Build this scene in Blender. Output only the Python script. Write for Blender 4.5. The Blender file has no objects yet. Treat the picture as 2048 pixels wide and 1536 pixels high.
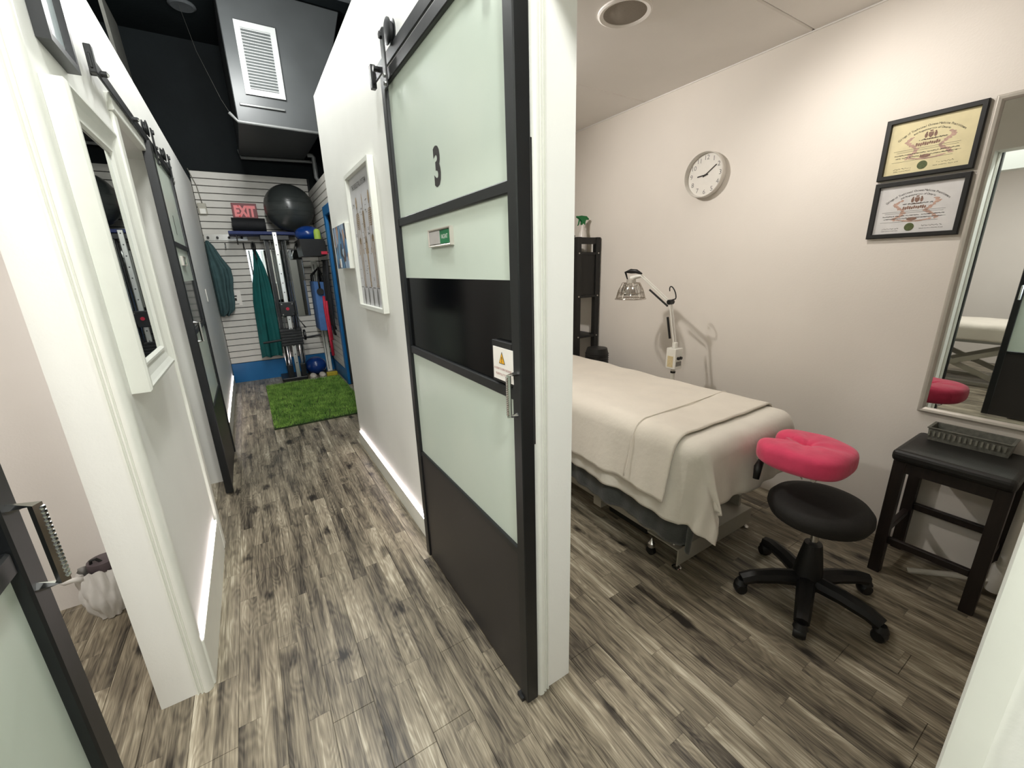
import bpy, bmesh, math, random
from mathutils import Vector, Matrix, Euler
random.seed(7)
PI = math.pi
SC = bpy.context.scene
COL = SC.collection

# ------------------------------------------------------------------ camera
cam_d = bpy.data.cameras.new('camera')
cam = bpy.data.objects.new('camera', cam_d)
COL.objects.link(cam)
YAW, PITCH, ROLL = math.radians(31.75), math.radians(15.941), math.radians(-1.663)
fwd = Vector((math.sin(YAW)*math.cos(PITCH), math.cos(YAW)*math.cos(PITCH), -math.sin(PITCH)))
rgt = Vector((math.cos(YAW), -math.sin(YAW), 0))
upv = rgt.cross(fwd)
r2 = rgt*math.cos(ROLL) + upv*math.sin(ROLL)
u2 = -rgt*math.sin(ROLL) + upv*math.cos(ROLL)
cam.matrix_world = Matrix(((r2.x, u2.x, -fwd.x, 0), (r2.y, u2.y, -fwd.y, 0), (r2.z, u2.z, -fwd.z, 1.4), (0, 0, 0, 1)))
cam_d.sensor_width = 36.0
cam_d.lens = 36.0*824.37/2048.0
cam_d.clip_start = 0.02
SC.camera = cam

# ------------------------------------------------------------------ world, lights, exposure
W = bpy.data.worlds.new('daylight'); SC.world = W
W.use_nodes = True
bg = W.node_tree.nodes['Background']
bg.inputs[0].default_value = (0.82, 0.91, 1.0, 1); bg.inputs[1].default_value = 4.0
SC.view_settings.view_transform = 'Standard'
SC.view_settings.look = 'None'
SC.view_settings.exposure = 0.9
SC.view_settings.gamma = 1.0
SC.view_settings.use_curve_mapping = False
try:
    SC.cycles.use_denoising = True
    SC.cycles.max_bounces = 8
    SC.cycles.caustics_reflective = False
    SC.cycles.caustics_refractive = False
    SC.cycles.sample_clamp_indirect = 4.0
except Exception:
    pass

def area(name, loc, target, power, size, color, spread=180, size_y=None):
    l = bpy.data.lights.new(name, 'AREA'); l.energy = power; l.size = size; l.color = color
    l.spread = math.radians(spread)
    if size_y:
        l.shape = 'RECTANGLE'; l.size_y = size_y
    else:
        l.shape = 'DISK'
    o = bpy.data.objects.new(name, l); COL.objects.link(o); o.location = loc
    o.rotation_euler = (Vector(target)-Vector(loc)).to_track_quat('-Z', 'Y').to_euler()
    return o
def spot(name, loc, target, power, radius, color, cone, blend):
    l = bpy.data.lights.new(name, 'SPOT'); l.energy = power; l.shadow_soft_size = radius; l.color = color
    l.spot_size = math.radians(cone); l.spot_blend = blend
    o = bpy.data.objects.new(name, l); COL.objects.link(o); o.location = loc
    o.rotation_euler = (Vector(target)-Vector(loc)).to_track_quat('-Z', 'Y').to_euler()
    return o
HALLC = (0.99, 1.0, 0.975)
WARM = (1.0, 0.95, 0.895)
def point(name, loc, power, radius, color):
    l = bpy.data.lights.new(name, 'POINT'); l.energy = power; l.shadow_soft_size = radius; l.color = color
    o = bpy.data.objects.new(name, l); COL.objects.link(o); o.location = loc
    return o
point('hall_light', (0.22, 2.95, 3.40), 54, 0.10, HALLC)
point('hall_light', (0.13, 0.95, 3.40), 62, 0.10, HALLC)
point('hall_light', (0.08, -0.70, 2.75), 76, 0.12, HALLC)
point('hall_light', (0.30, 4.45, 3.20), 25, 0.10, HALLC)
spot('treatment_room_light', (1.02, 2.30, 2.43), (2.57, 1.45, 0.95), 35, 0.05, WARM, 150, 0.9)
spot('treatment_room_light', (1.85, 1.02, 2.43), (2.57, 0.50, 0.85), 15, 0.05, WARM, 150, 0.9)
area('left_room_light', (-1.5, 0.9, 2.43), (-1.5, 0.9, 0), 17, 0.3, (1.0, 0.96, 0.92))
area('inner_room_light', (-1.5, 3.4, 2.43), (-1.5, 3.4, 0), 5, 0.3, (1.0, 1.0, 1.0))

# ------------------------------------------------------------------ materials
def lin(c):
    return tuple(((v/255.0)/12.92 if v/255.0 <= 0.04045 else ((v/255.0+0.055)/1.055)**2.4) for v in c)
MATS = {}
def mat(name, rgb, rough=0.5, metal=0.0, var=0.06, scale=30.0, bump=0.0, bscale=None, stretch=(1, 1, 1),
        emit=0.0, coat=0.0, spec=0.5, trans=0.0, alpha=1.0, rgb2=None, sheen=0.0, detail=4.0):
    if name in MATS:
        return MATS[name]
    m = bpy.data.materials.new(name); m.use_nodes = True
    nt = m.node_tree; N = nt.nodes; L = nt.links
    p = N['Principled BSDF']
    c = lin(rgb)
    tc = N.new('ShaderNodeTexCoord'); mp = N.new('ShaderNodeMapping'); mp.inputs['Scale'].default_value = stretch
    L.new(tc.outputs['Object'], mp.inputs[0])
    nz = N.new('ShaderNodeTexNoise'); nz.inputs['Scale'].default_value = scale; nz.inputs['Detail'].default_value = detail
    L.new(mp.outputs[0], nz.inputs['Vector'])
    rp = N.new('ShaderNodeValToRGB')
    ca = lin(rgb2) if rgb2 else tuple(max(0, v*(1-var)) for v in c)
    cb = c if rgb2 else tuple(min(1, v*(1+var)) for v in c)
    rp.color_ramp.elements[0].position = 0.3; rp.color_ramp.elements[1].position = 0.7
    rp.color_ramp.elements[0].color = (*ca, 1); rp.color_ramp.elements[1].color = (*cb, 1)
    L.new(nz.outputs['Fac'], rp.inputs[0]); L.new(rp.outputs[0], p.inputs['Base Color'])
    p.inputs['Roughness'].default_value = rough; p.inputs['Metallic'].default_value = metal
    p.inputs['Specular IOR Level'].default_value = spec
    p.inputs['Coat Weight'].default_value = coat
    p.inputs['Transmission Weight'].default_value = trans
    p.inputs['Alpha'].default_value = alpha
    p.inputs['Sheen Weight'].default_value = sheen
    if emit:
        p.inputs['Emission Color'].default_value = (*c, 1); p.inputs['Emission Strength'].default_value = emit
    if bump:
        b = N.new('ShaderNodeBump'); b.inputs['Strength'].default_value = bump; b.inputs['Distance'].default_value = 0.01
        n2 = N.new('ShaderNodeTexNoise'); n2.inputs['Scale'].default_value = bscale or scale*3; n2.inputs['Detail'].default_value = 5
        L.new(mp.outputs[0], n2.inputs['Vector']); L.new(n2.outputs['Fac'], b.inputs['Height'])
        L.new(b.outputs[0], p.inputs['Normal'])
    MATS[name] = m
    return m

wall_white = mat('white_wall_paint', (238, 238, 232), 0.55, var=0.02, scale=3, bump=0.05, bscale=120)
room_paint = mat('cream_wall_paint', (232, 225, 216), 0.6, var=0.025, scale=2.2, bump=0.06, bscale=140)
left_paint = mat('pinkish_wall_paint', (238, 233, 228), 0.6, var=0.02, scale=2.5, bump=0.05, bscale=140)
ceil_paint = mat('white_ceiling_paint', (243, 239, 234), 0.7, var=0.03, scale=2.0, bump=0.05, bscale=60)
black_ceil = mat('black_ceiling_paint', (18, 23, 25), 0.7, var=0.25, scale=2.0, bump=0.2, bscale=25, spec=0.15)
trim_white = mat('white_trim_gloss', (236, 237, 228), 0.35, var=0.02, scale=12, bump=0.03)
frame_white = mat('white_frame_lacquer', (232, 233, 224), 0.32, var=0.02, scale=14)
black_metal = mat('black_metal', (20, 22, 23), 0.38, 0.1, var=0.2, scale=18, bump=0.03)
door_black = mat('black_door_frame', (17, 19, 20), 0.40, 0.0, var=0.15, scale=10, bump=0.02)
door_dark = mat('dark_bottom_panel', (40, 37, 36), 0.42, 0.0, var=0.10, scale=5, bump=0.02)
gloss_black = mat('gloss_black_glass', (4, 5, 6), 0.12, 0.0, var=0.1, scale=3, spec=0.22)
frost = mat('frosted_glass', (203, 213, 200), 0.30, 0.0, var=0.035, scale=3.0, spec=0.4, rgb2=(195, 207, 195))
chrome = mat('chrome', (215, 215, 213), 0.12, 1.0, var=0.04, scale=25)
steel = mat('grey_painted_steel', (176, 172, 160), 0.4, 0.15, var=0.05, scale=12)
black_plastic = mat('black_plastic', (16, 16, 16), 0.45, var=0.2, scale=30, bump=0.03)
black_leather = mat('black_leather', (25, 24, 22), 0.45, var=0.15, scale=60, bump=0.12, bscale=220)
espresso = mat('espresso_wood', (30, 22, 19), 0.45, var=0.35, scale=14, stretch=(6, 6, 0.6), bump=0.03)
black_wood = mat('black_stained_wood', (17, 17, 16), 0.5, var=0.3, scale=12, stretch=(5, 5, 0.7))
sheet_mat = mat('white_cotton_sheet', (232, 226, 214), 0.85, var=0.03, scale=9, bump=0.28, bscale=26, sheen=0.2)
blanket_mat = mat('white_flannel_blanket', (230, 222, 208), 0.9, var=0.03, scale=8, bump=0.22, bscale=32, sheen=0.3)
grey_flannel = mat('dark_grey_flannel', (64, 66, 63), 0.95, var=0.14, scale=40, bump=0.2, bscale=120, sheen=0.3)
pink_cloth = mat('pink_cotton', (220, 64, 102), 0.85, var=0.08, scale=14, bump=0.25, bscale=36, sheen=0.3)
white_plastic = mat('white_plastic', (228, 226, 218), 0.4, var=0.03, scale=20)
paper = mat('white_paper', (236, 232, 224), 0.7, var=0.02, scale=25)
shaded_paper = mat('shaded_poster_paper', (192, 191, 193), 0.45, var=0.03, scale=16)  # chart paper, its tone darkened to include the shadow it hangs in
cream_paper = mat('yellowed_parchment', (226, 214, 170), 0.55, var=0.06, scale=20)
pale_paper = mat('pale_blue_parchment', (218, 216, 214), 0.55, var=0.05, scale=20)
ink = mat('dark_ink', (44, 40, 38), 0.7, var=0.2, scale=60)
brown_ink = mat('brown_print_ink', (136, 106, 92), 0.7, var=0.25, scale=90)
rose_ink = mat('rose_print_ink', (190, 158, 142), 0.7, var=0.2, scale=60)
bone_ink = mat('bone_print', (160, 140, 114), 0.7, var=0.35, scale=120)
grey_ink = mat('grey_print', (120, 118, 116), 0.7, var=0.2, scale=80)
seal_green = mat('green_gold_seal', (82, 92, 52), 0.5, var=0.25, scale=120)
red_ink = mat('red_print', (150, 60, 54), 0.7, var=0.15, scale=60)
yellow_sign = mat('warning_yellow', (240, 178, 40), 0.5, var=0.05, scale=30)
green_sign = mat('green_label', (18, 112, 66), 0.4, var=0.05, scale=30)
white_ink = mat('white_print', (240, 240, 236), 0.5, var=0.02, scale=30)
mirror_glass = mat('mirror_glass', (222, 225, 222), 0.012, 1.0, var=0.01, scale=2)
silver = mat('silver_frame', (196, 190, 180), 0.35, 0.35, var=0.05, scale=20)
slat_mat = mat('white_slat_board', (206, 203, 195), 0.5, var=0.05, scale=8, bump=0.04)
slat_gap = mat('slat_groove', (44, 44, 42), 0.8, var=0.1, scale=10)
blue_paint = mat('blue_paint', (14, 98, 152), 0.45, var=0.08, scale=6, bump=0.03)
led = mat('led_strip_light', (255, 240, 240), 0.5, emit=11.0, var=0.0)
rubber_dark = mat('dark_rubber_ball', (52, 56, 55), 0.28, var=0.12, scale=5)
blue_rubber = mat('blue_rubber', (16, 52, 116), 0.25, var=0.12, scale=6)
blue_foam = mat('dark_blue_foam', (18, 38, 92), 0.6, var=0.1, scale=20)
black_foam = mat('black_foam_roll', (14, 16, 20), 0.75, var=0.2, scale=30, bump=0.2)
lime = mat('lime_foam', (150, 176, 66), 0.6, var=0.06, scale=20, bump=0.1)
jacket_mat = mat('grey_teal_cloth', (58, 84, 86), 0.85, var=0.16, scale=12, bump=0.3, bscale=30)
teal_mat = mat('dark_teal_cloth', (0, 86, 84), 0.8, var=0.2, scale=7, bump=0.25, bscale=26)
tote_mat = mat('blue_tote_fabric', (72, 112, 168), 0.8, var=0.1, scale=20, bump=0.1)
red_band = mat('red_band', (186, 30, 58), 0.6, var=0.1, scale=20)
yellow_foam = mat('yellow_foam', (180, 160, 42), 0.7, var=0.15, scale=30)
exit_red = mat('exit_sign_red', (120, 12, 26), 0.45, var=0.1, scale=20)
exit_pink = mat('exit_sign_letter', (226, 120, 122), 0.45, emit=0.10, var=0.05, scale=20)
galv = mat('painted_duct', (62, 65, 66), 0.45, 0.15, var=0.12, scale=3, bump=0.04)
grille_mat = mat('white_grille', (168, 171, 170), 0.5, var=0.03, scale=20)
green_plastic = mat('green_plastic', (8, 112, 54), 0.35, var=0.08, scale=30)
clear_plastic = mat('milky_plastic', (226, 220, 212), 0.3, var=0.03, scale=20, spec=0.5)
speaker_mesh = mat('grey_speaker_cloth', (150, 142, 132), 0.8, var=0.1, scale=300, bump=0.2, bscale=600)
tray_mat = mat('woven_grey_tray', (112, 112, 103), 0.5, 0.2, var=0.25, scale=60, bump=0.2)
bag_plastic = mat('white_plastic_bag', (226, 224, 220), 0.4, var=0.04, scale=14, bump=0.25, bscale=20, spec=0.4)
shoe_mat = mat('pale_shoe_canvas', (190, 182, 170), 0.8, var=0.1, scale=40, bump=0.1)
glass_lamp = mat('wire_guard_chrome', (190, 182, 172), 0.2, 1.0, var=0.05, scale=30)
window_glass = mat('window_glass', (240, 245, 245), 0.0, trans=1.0, var=0.0)
window_glass.node_tree.nodes['Principled BSDF'].inputs['IOR'].default_value = 1.05
art_mat = mat('pale_sketch_print', (210, 220, 222), 0.3, var=0.0, scale=7, rgb2=(176, 190, 194), detail=8)

def photo_print():
    m = bpy.data.materials.new('blue_photo_print'); m.use_nodes = True
    N = m.node_tree.nodes; L = m.node_tree.links; p = N['Principled BSDF']
    tc = N.new('ShaderNodeTexCoord'); mp = N.new('ShaderNodeMapping'); mp.inputs['Scale'].default_value = (1, 1, 0.55)
    L.new(tc.outputs['Object'], mp.inputs[0])
    vz = N.new('ShaderNodeTexVoronoi'); vz.inputs['Scale'].default_value = 22
    L.new(mp.outputs[0], vz.inputs['Vector'])
    rp = N.new('ShaderNodeValToRGB'); r = rp.color_ramp
    sp = N.new('ShaderNodeSeparateColor'); L.new(vz.outputs['Color'], sp.inputs[0])
    r.interpolation = 'CONSTANT'
    r.elements[0].position = 0; r.elements[0].color = (*lin((70, 110, 150)), 1)
    r.elements[1].position = 0.2; r.elements[1].color = (*lin((150, 170, 196)), 1)
    for pos, c in ((0.4, (98, 150, 190)), (0.55, (40, 48, 60)), (0.7, (186, 150, 128)), (0.8, (92, 62, 54)), (0.88, (176, 196, 214))):
        e = r.elements.new(pos); e.color = (*lin(c), 1)
    L.new(sp.outputs[0], rp.inputs[0]); L.new(rp.outputs[0], p.inputs['Base Color']); p.inputs['Roughness'].default_value = 0.4
    return m
photo_mat = photo_print()

def floor_material():
    m = bpy.data.materials.new('grey_brown_oak_laminate'); m.use_nodes = True
    N = m.node_tree.nodes; L = m.node_tree.links; p = N['Principled BSDF']
    geo = N.new('ShaderNodeNewGeometry'); sep = N.new('ShaderNodeSeparateXYZ'); L.new(geo.outputs['Position'], sep.inputs[0])
    def math_(op, a, b=None, c=None):
        n = N.new('ShaderNodeMath'); n.operation = op
        for i, v in enumerate((a, b, c)):
            if v is None: continue
            if isinstance(v, (int, float)): n.inputs[i].default_value = v
            else: L.new(v, n.inputs[i])
        return n.outputs[0]
    def comb(x, y, z):
        n = N.new('ShaderNodeCombineXYZ')
        for i, v in enumerate((x, y, z)):
            if isinstance(v, (int, float)): n.inputs[i].default_value = v
            else: L.new(v, n.inputs[i])
        return n.outputs[0]
    X, Y = sep.outputs[0], sep.outputs[1]
    sx = math_('DIVIDE', X, 0.065)
    strip = math_('FLOOR', sx)
    wn = N.new('ShaderNodeTexWhiteNoise'); wn.noise_dimensions = '1D'; L.new(strip, wn.inputs['W'])
    yo = math_('MULTIPLY_ADD', wn.outputs['Value'], 4.0, Y)
    sy = math_('DIVIDE', yo, 0.62)
    seg = math_('FLOOR', sy)
    w2 = N.new('ShaderNodeTexWhiteNoise'); w2.noise_dimensions = '2D'; L.new(comb(strip, seg, 0), w2.inputs['Vector'])
    rnd = w2.outputs['Value']
    rz = math_('MULTIPLY', rnd, 40.0)
    def noise(vec, scale, detail=4.0, rough=0.55):
        n = N.new('ShaderNodeTexNoise'); n.inputs['Scale'].default_value = scale; n.inputs['Detail'].default_value = detail
        n.inputs['Roughness'].default_value = rough
        L.new(vec, n.inputs['Vector']); return n.outputs['Fac']
    fine = noise(comb(math_('MULTIPLY', X, 150.0), math_('MULTIPLY', Y, 5.0), rz), 1.0, 5, 0.65)
    hair = noise(comb(math_('MULTIPLY', X, 430.0), math_('MULTIPLY', Y, 9.0), rz), 1.0, 3, 0.6)
    wob = noise(comb(math_('MULTIPLY', X, 30.0), math_('MULTIPLY', Y, 12.0), 3.0), 1.0, 2)
    contour = noise(comb(math_('MULTIPLY', X, 15.0), math_('MULTIPLY', Y, 2.6), rz), 1.0, 1.5)
    rings = math_('SINE', math_('MULTIPLY', contour, 95.0))
    rings = math_('MULTIPLY_ADD', rings, 0.5, 0.5)
    broad = noise(comb(math_('MULTIPLY', X, 22.0), math_('MULTIPLY', Y, 1.6), rz), 1.0, 3)
    blot = noise(comb(math_('MULTIPLY', X, 9.0), math_('MULTIPLY', Y, 4.2), rz), 1.0, 2)
    vor = N.new('ShaderNodeTexVoronoi'); vor.inputs['Scale'].default_value = 1.0
    L.new(comb(math_('MULTIPLY_ADD', wob, 0.35, math_('MULTIPLY', X, 7.6)), math_('MULTIPLY_ADD', wob, 0.5, math_('MULTIPLY', Y, 4.0)), 0.0), vor.inputs['Vector'])
    kn = N.new('ShaderNodeMapRange'); kn.interpolation_type = 'SMOOTHSTEP'
    kn.inputs['From Min'].default_value = 0.0; kn.inputs['From Max'].default_value = 0.27; kn.inputs['To Min'].default_value = 1.0; kn.inputs['To Max'].default_value = 0.0
    L.new(vor.outputs['Distance'], kn.inputs['Value'])
    # tone value
    t = math_('MULTIPLY', fine, 0.60)
    t = math_('MULTIPLY_ADD', hair, 0.42, t)
    t = math_('MULTIPLY_ADD', rings, 0.09, t)
    t = math_('MULTIPLY_ADD', broad, 0.95, t)
    t = math_('MULTIPLY_ADD', rnd, 0.15, t)
    t = math_('MULTIPLY_ADD', blot, 0.40, t)
    t = math_('MULTIPLY_ADD', t, 1.22, -1.06)
    t = math_('SUBTRACT', t, math_('MULTIPLY', kn.outputs[0], math_('MULTIPLY', blot, 0.85)))
    # strip seams
    fx = math_('ABSOLUTE', math_('SUBTRACT', math_('FRACT', sx), 0.5))
    fy = math_('ABSOLUTE', math_('SUBTRACT', math_('FRACT', sy), 0.5))
    seam = math_('MAXIMUM', math_('GREATER_THAN', fx, 0.486), math_('GREATER_THAN', fy, 0.4975))
    t = math_('SUBTRACT', t, math_('MULTIPLY', seam, 0.08))
    rp = N.new('ShaderNodeValToRGB'); r = rp.color_ramp
    r.elements[0].position = 0.12; r.elements[0].color = (*lin((40, 36, 31)), 1)
    r.elements[1].position = 0.95; r.elements[1].color = (*lin((202, 194, 174)), 1)
    for pos, c in ((0.32, (84, 77, 66)), (0.52, (124, 115, 98)), (0.70, (152, 142, 122))):
        e = r.elements.new(pos); e.color = (*lin(c), 1)
    L.new(t, rp.inputs[0]); L.new(rp.outputs[0], p.inputs['Base Color'])
    p.inputs['Roughness'].default_value = 0.34
    p.inputs['Specular IOR Level'].default_value = 0.35
    b = N.new('ShaderNodeBump'); b.inputs['Strength'].default_value = 0.12; b.inputs['Distance'].default_value = 0.003
    L.new(fine, b.inputs['Height']); L.new(b.outputs[0], p.inputs['Normal'])
    return m
floor_mat = floor_material()

# ------------------------------------------------------------------ mesh helpers
class MB:
    def __init__(s):
        s.v = []; s.f = []
    def add(s, vs, fs):
        o = len(s.v); s.v += [tuple(q) for q in vs]; s.f += [tuple(i+o for i in f) for f in fs]; return s
    def box(s, x0, x1, y0, y1, z0, z1):
        vs = [(x0, y0, z0), (x1, y0, z0), (x1, y1, z0), (x0, y1, z0), (x0, y0, z1), (x1, y0, z1), (x1, y1, z1), (x0, y1, z1)]
        return s.add(vs, [(3, 2, 1, 0), (4, 5, 6, 7), (0, 1, 5, 4), (1, 2, 6, 5), (2, 3, 7, 6), (3, 0, 4, 7)])
    def obox(s, c, ax, ay, az):
        c = Vector(c); ax = Vector(ax); ay = Vector(ay); az = Vector(az); vs = []
        for k in (-1, 1):
            for (i, j) in ((-1, -1), (1, -1), (1, 1), (-1, 1)):
                vs.append(c+ax*i+ay*j+az*k)
        return s.add(vs, [(3, 2, 1, 0), (4, 5, 6, 7), (0, 1, 5, 4), (1, 2, 6, 5), (2, 3, 7, 6), (3, 0, 4, 7)])
    def prism(s, poly, o, u, v, n, d):
        """polygon (a, b) in the plane o + a*u + b*v, pushed d along n"""
        o = Vector(o); u = Vector(u); v = Vector(v); n = Vector(n)
        A = [o+u*a+v*b for a, b in poly]; B = [q+n*d for q in A]; k = len(poly)
        fs = [tuple(reversed(range(k))), tuple(range(k, 2*k))]
        fs += [(i, (i+1) % k, k+(i+1) % k, k+i) for i in range(k)]
        return s.add(A+B, fs)
    def tube(s, pts, r, n=10, cap=True, closed=False):
        pts = [Vector(q) for q in pts]; m = len(pts)
        rs = r if isinstance(r, (list, tuple)) else [r]*m
        rings = []; ref = None
        for i, q in enumerate(pts):
            if closed: t = pts[(i+1) % m]-pts[i-1]
            else: t = pts[min(i+1, m-1)]-pts[max(i-1, 0)]
            t.normalize()
            if ref is None:
                ref = Vector((0, 0, 1)) if abs(t.z) < 0.9 else Vector((1, 0, 0))
            a = (ref-t*ref.dot(t)).normalized(); ref = a; b = t.cross(a)
            rings.append([q+(a*math.cos(2*PI*k/n)+b*math.sin(2*PI*k/n))*rs[i] for k in range(n)])
        vs = [w for R in rings for w in R]; fs = []
        for i in range(m if closed else m-1):
            j = (i+1) % m
            for k in range(n):
                fs.append((i*n+k, i*n+(k+1) % n, j*n+(k+1) % n, j*n+k))
        if cap and not closed:
            fs += [tuple(reversed(range(n))), tuple(range((m-1)*n, m*n))]
        return s.add(vs, fs)
    def cyl(s, a, b, r, n=16):
        return s.tube([a, b], r, n)
    def lathe(s, prof, c=(0, 0, 0), n=24, axis='z', sy=1.0):
        c = Vector(c); vs = []; m = len(prof)
        for r, h in prof:
            for k in range(n):
                q = 2*PI*k/n; x, y = r*math.cos(q), r*math.sin(q)*sy
                p = {'z': (x, y, h), 'x': (h, x, y), 'y': (x, h, y)}[axis]
                vs.append(c+Vector(p))
        fs = []
        for i in range(m-1):
            for k in range(n):
                f = (i*n+k, i*n+(k+1) % n, (i+1)*n+(k+1) % n, (i+1)*n+k)
                fs.append(f if axis != 'y' else tuple(reversed(f)))
        if prof[0][0] > 1e-6: fs.append(tuple(reversed(range(n))))
        if prof[-1][0] > 1e-6: fs.append(tuple(range((m-1)*n, m*n)))
        return s.add(vs, fs)
    def grid(s, fn, nu, nv, wrap=False):
        vs = [fn(i/(nu if wrap else nu-1), j/(nv-1)) for j in range(nv) for i in range(nu)]; fs = []
        for j in range(nv-1):
            for i in range(nu if wrap else nu-1):
                i2 = (i+1) % nu
                fs.append((j*nu+i, j*nu+i2, (j+1)*nu+i2, (j+1)*nu+i))
        return s.add(vs, fs)
    def ellipsoid(s, c, rx, ry, rz, nu=32, nv=18):
        c = Vector(c); vs = [c+Vector((0, 0, -rz))]
        for j in range(1, nv):
            a = -PI/2+PI*j/nv
            for i in range(nu):
                q = 2*PI*i/nu
                vs.append(c+Vector((rx*math.cos(a)*math.cos(q), ry*math.cos(a)*math.sin(q), rz*math.sin(a))))
        vs.append(c+Vector((0, 0, rz))); fs = []; top = len(vs)-1
        for i in range(nu):
            i2 = (i+1) % nu
            fs.append((0, 1+i2, 1+i)); fs.append((top, 1+(nv-2)*nu+i, 1+(nv-2)*nu+i2))
            for j in range(nv-2):
                fs.append((1+j*nu+i, 1+j*nu+i2, 1+(j+1)*nu+i2, 1+(j+1)*nu+i))
        return s.add(vs, fs)
    def moulding(s, o, u, v, n, w, h, prof):
        """picture-frame ring: prof = (inset, height) pairs, mitred round a w x h rectangle whose corner is o"""
        o = Vector(o); u = Vector(u); v = Vector(v); n = Vector(n); k = len(prof); vs = []
        for cx, cy, sx, sy in ((0, 0, 1, 1), (w, 0, -1, 1), (w, h, -1, -1), (0, h, 1, -1)):
            for d, z in prof:
                vs.append(o+u*(cx+sx*d)+v*(cy+sy*d)+n*z)
        fs = []
        for c in range(4):
            c2 = (c+1) % 4
            for i in range(k):
                i2 = (i+1) % k
                fs.append((c*k+i, c*k+i2, c2*k+i2, c2*k+i))
        return s.add(vs, fs)

def world_origin(o):
    p = Vector((0, 0, 0))
    while o is not None:
        p += o.location; o = o.parent
    return p

def tag(o, label=None, cat=None, group=None, kind=None):
    if label: o['label'] = label
    if cat: o['category'] = cat
    if group: o['group'] = group
    if kind: o['kind'] = kind
    return o

def obj(name, mb, m, parent=None, smooth=False, bevel=0.0, seg=2, fix=True):
    base = world_origin(parent) if parent else None
    if parent is None:
        xs = [q[0] for q in mb.v]; ys = [q[1] for q in mb.v]; zs = [q[2] for q in mb.v]
        base = Vector(((min(xs)+max(xs))/2, (min(ys)+max(ys))/2, min(zs)))
    me = bpy.data.meshes.new(name)
    me.from_pydata([(q[0]-base.x, q[1]-base.y, q[2]-base.z) for q in mb.v], [], mb.f)
    if bevel or fix:
        bm = bmesh.new(); bm.from_mesh(me)
        if fix: bmesh.ops.recalc_face_normals(bm, faces=bm.faces)
        if bevel:
            es = [e for e in bm.edges if len(e.link_faces) == 2 and e.calc_face_angle(0) > 0.6]
            bmesh.ops.bevel(bm, geom=es, offset=bevel, segments=seg, profile=0.5, affect='EDGES', clamp_overlap=True)
        bm.to_mesh(me); bm.free()
    if smooth:
        me.polygons.foreach_set('use_smooth', [True]*len(me.polygons))
        if smooth == 'auto':
            me.set_sharp_from_angle(angle=math.radians(38))
    me.materials.append(m)
    o = bpy.data.objects.new(name, me); COL.objects.link(o)
    if parent: o.parent = parent
    else: o.location = base
    return o

def thing(name, label, cat, loc, group=None, kind=None):
    o = bpy.data.objects.new(name, None); COL.objects.link(o); o.location = loc
    o.empty_display_size = 0.05
    return tag(o, label, cat, group, kind)
def struct(name, mb, m, **k):
    return tag(obj(name, mb, m, **k), kind='structure')
def B(x0, x1, y0, y1, z0, z1):
    return MB().box(x0, x1, y0, y1, z0, z1)

def text_mb(s, size, o, u, v, align='CENTER', bold=0.0, sx=1.0, mb=None):
    cu = bpy.data.curves.new('lettering', 'FONT'); cu.body = s; cu.size = size; cu.align_x = align; cu.align_y = 'CENTER'
    cu.offset = bold; cu.resolution_u = 3
    ob = bpy.data.objects.new('lettering', cu)
    me = bpy.data.meshes.new_from_object(ob)
    o = Vector(o); u = Vector(u); v = Vector(v); mb = mb or MB()
    mb.add([o+u*(q.co.x*sx)+v*q.co.y for q in me.vertices], [tuple(f.vertices) for f in me.polygons])
    bpy.data.objects.remove(ob); bpy.data.curves.remove(cu); bpy.data.meshes.remove(me)
    return mb
def disc2(mb, c, u, v, rx, ry, n=20, a0=0):
    c = Vector(c); u = Vector(u); v = Vector(v)
    return mb.add([c+u*(rx*math.cos(a0+2*PI*k/n))+v*(ry*math.sin(a0+2*PI*k/n)) for k in range(n)], [tuple(range(n))])
def quad2(mb, o, u, v, a0, a1, b0, b1):
    o = Vector(o); u = Vector(u); v = Vector(v)
    return mb.add([o+u*a0+v*b0, o+u*a1+v*b0, o+u*a1+v*b1, o+u*a0+v*b1], [(0, 1, 2, 3)])
XH, YH, ZH = Vector((1, 0, 0)), Vector((0, 1, 0)), Vector((0, 0, 1))

# ================================================================== the setting
# floor slab and its planks
fl = struct('floor', B(-3.2, 3.0, -4.2, 6.7, -0.12, -0.004), floor_mat)
plank_cache = {}
PW = 0.13
row = 0
x = -1.56
while x < 2.57:
    y = -0.75-random.random()*0.9
    while y < 6.5:
        ln = random.choice((1.05, 1.22, 1.22))
        a, b = max(y, -0.75), min(y+ln, 6.5)
        if b-a > 0.05 and not (x > 0.9 and a > 3.5) and not (x < -0.56 and a > 2.4):
            obj('plank', B(x+0.0006, x+PW-0.0006, a+0.0006, b-0.0006, -0.0045, 0.0), floor_mat, fl, bevel=0.0008, seg=1)
        y += ln
    x += PW; row += 1

# left hall wall with its two openings
WL0, WL1 = -0.48, -0.34
struct('wall_left', MB().prism([(-4, 0), (0.58, 0), (0.58, 2.05), (1.52, 2.05), (1.52, 0), (2.48, 0), (2.48, 2.04), (3.31, 2.04), (3.31, 0), (6.5, 0), (6.5, 2.45), (-4, 2.45)],
       (WL0, 0, 0), YH, ZH, XH, WL1-WL0), wall_white)
# right hall wall with the doorway to the treatment room
WR0, WR1 = 0.606, 0.741
struct('wall_right', MB().prism([(-4, 0), (0.025, 0), (0.025, 2.05), (0.870, 2.05), (0.870, 0), (3.43, 0), (3.43, 2.546), (-4, 2.546)],
       (WR0, 0, 0), YH, ZH, XH, WR1-WR0), wall_white)
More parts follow.
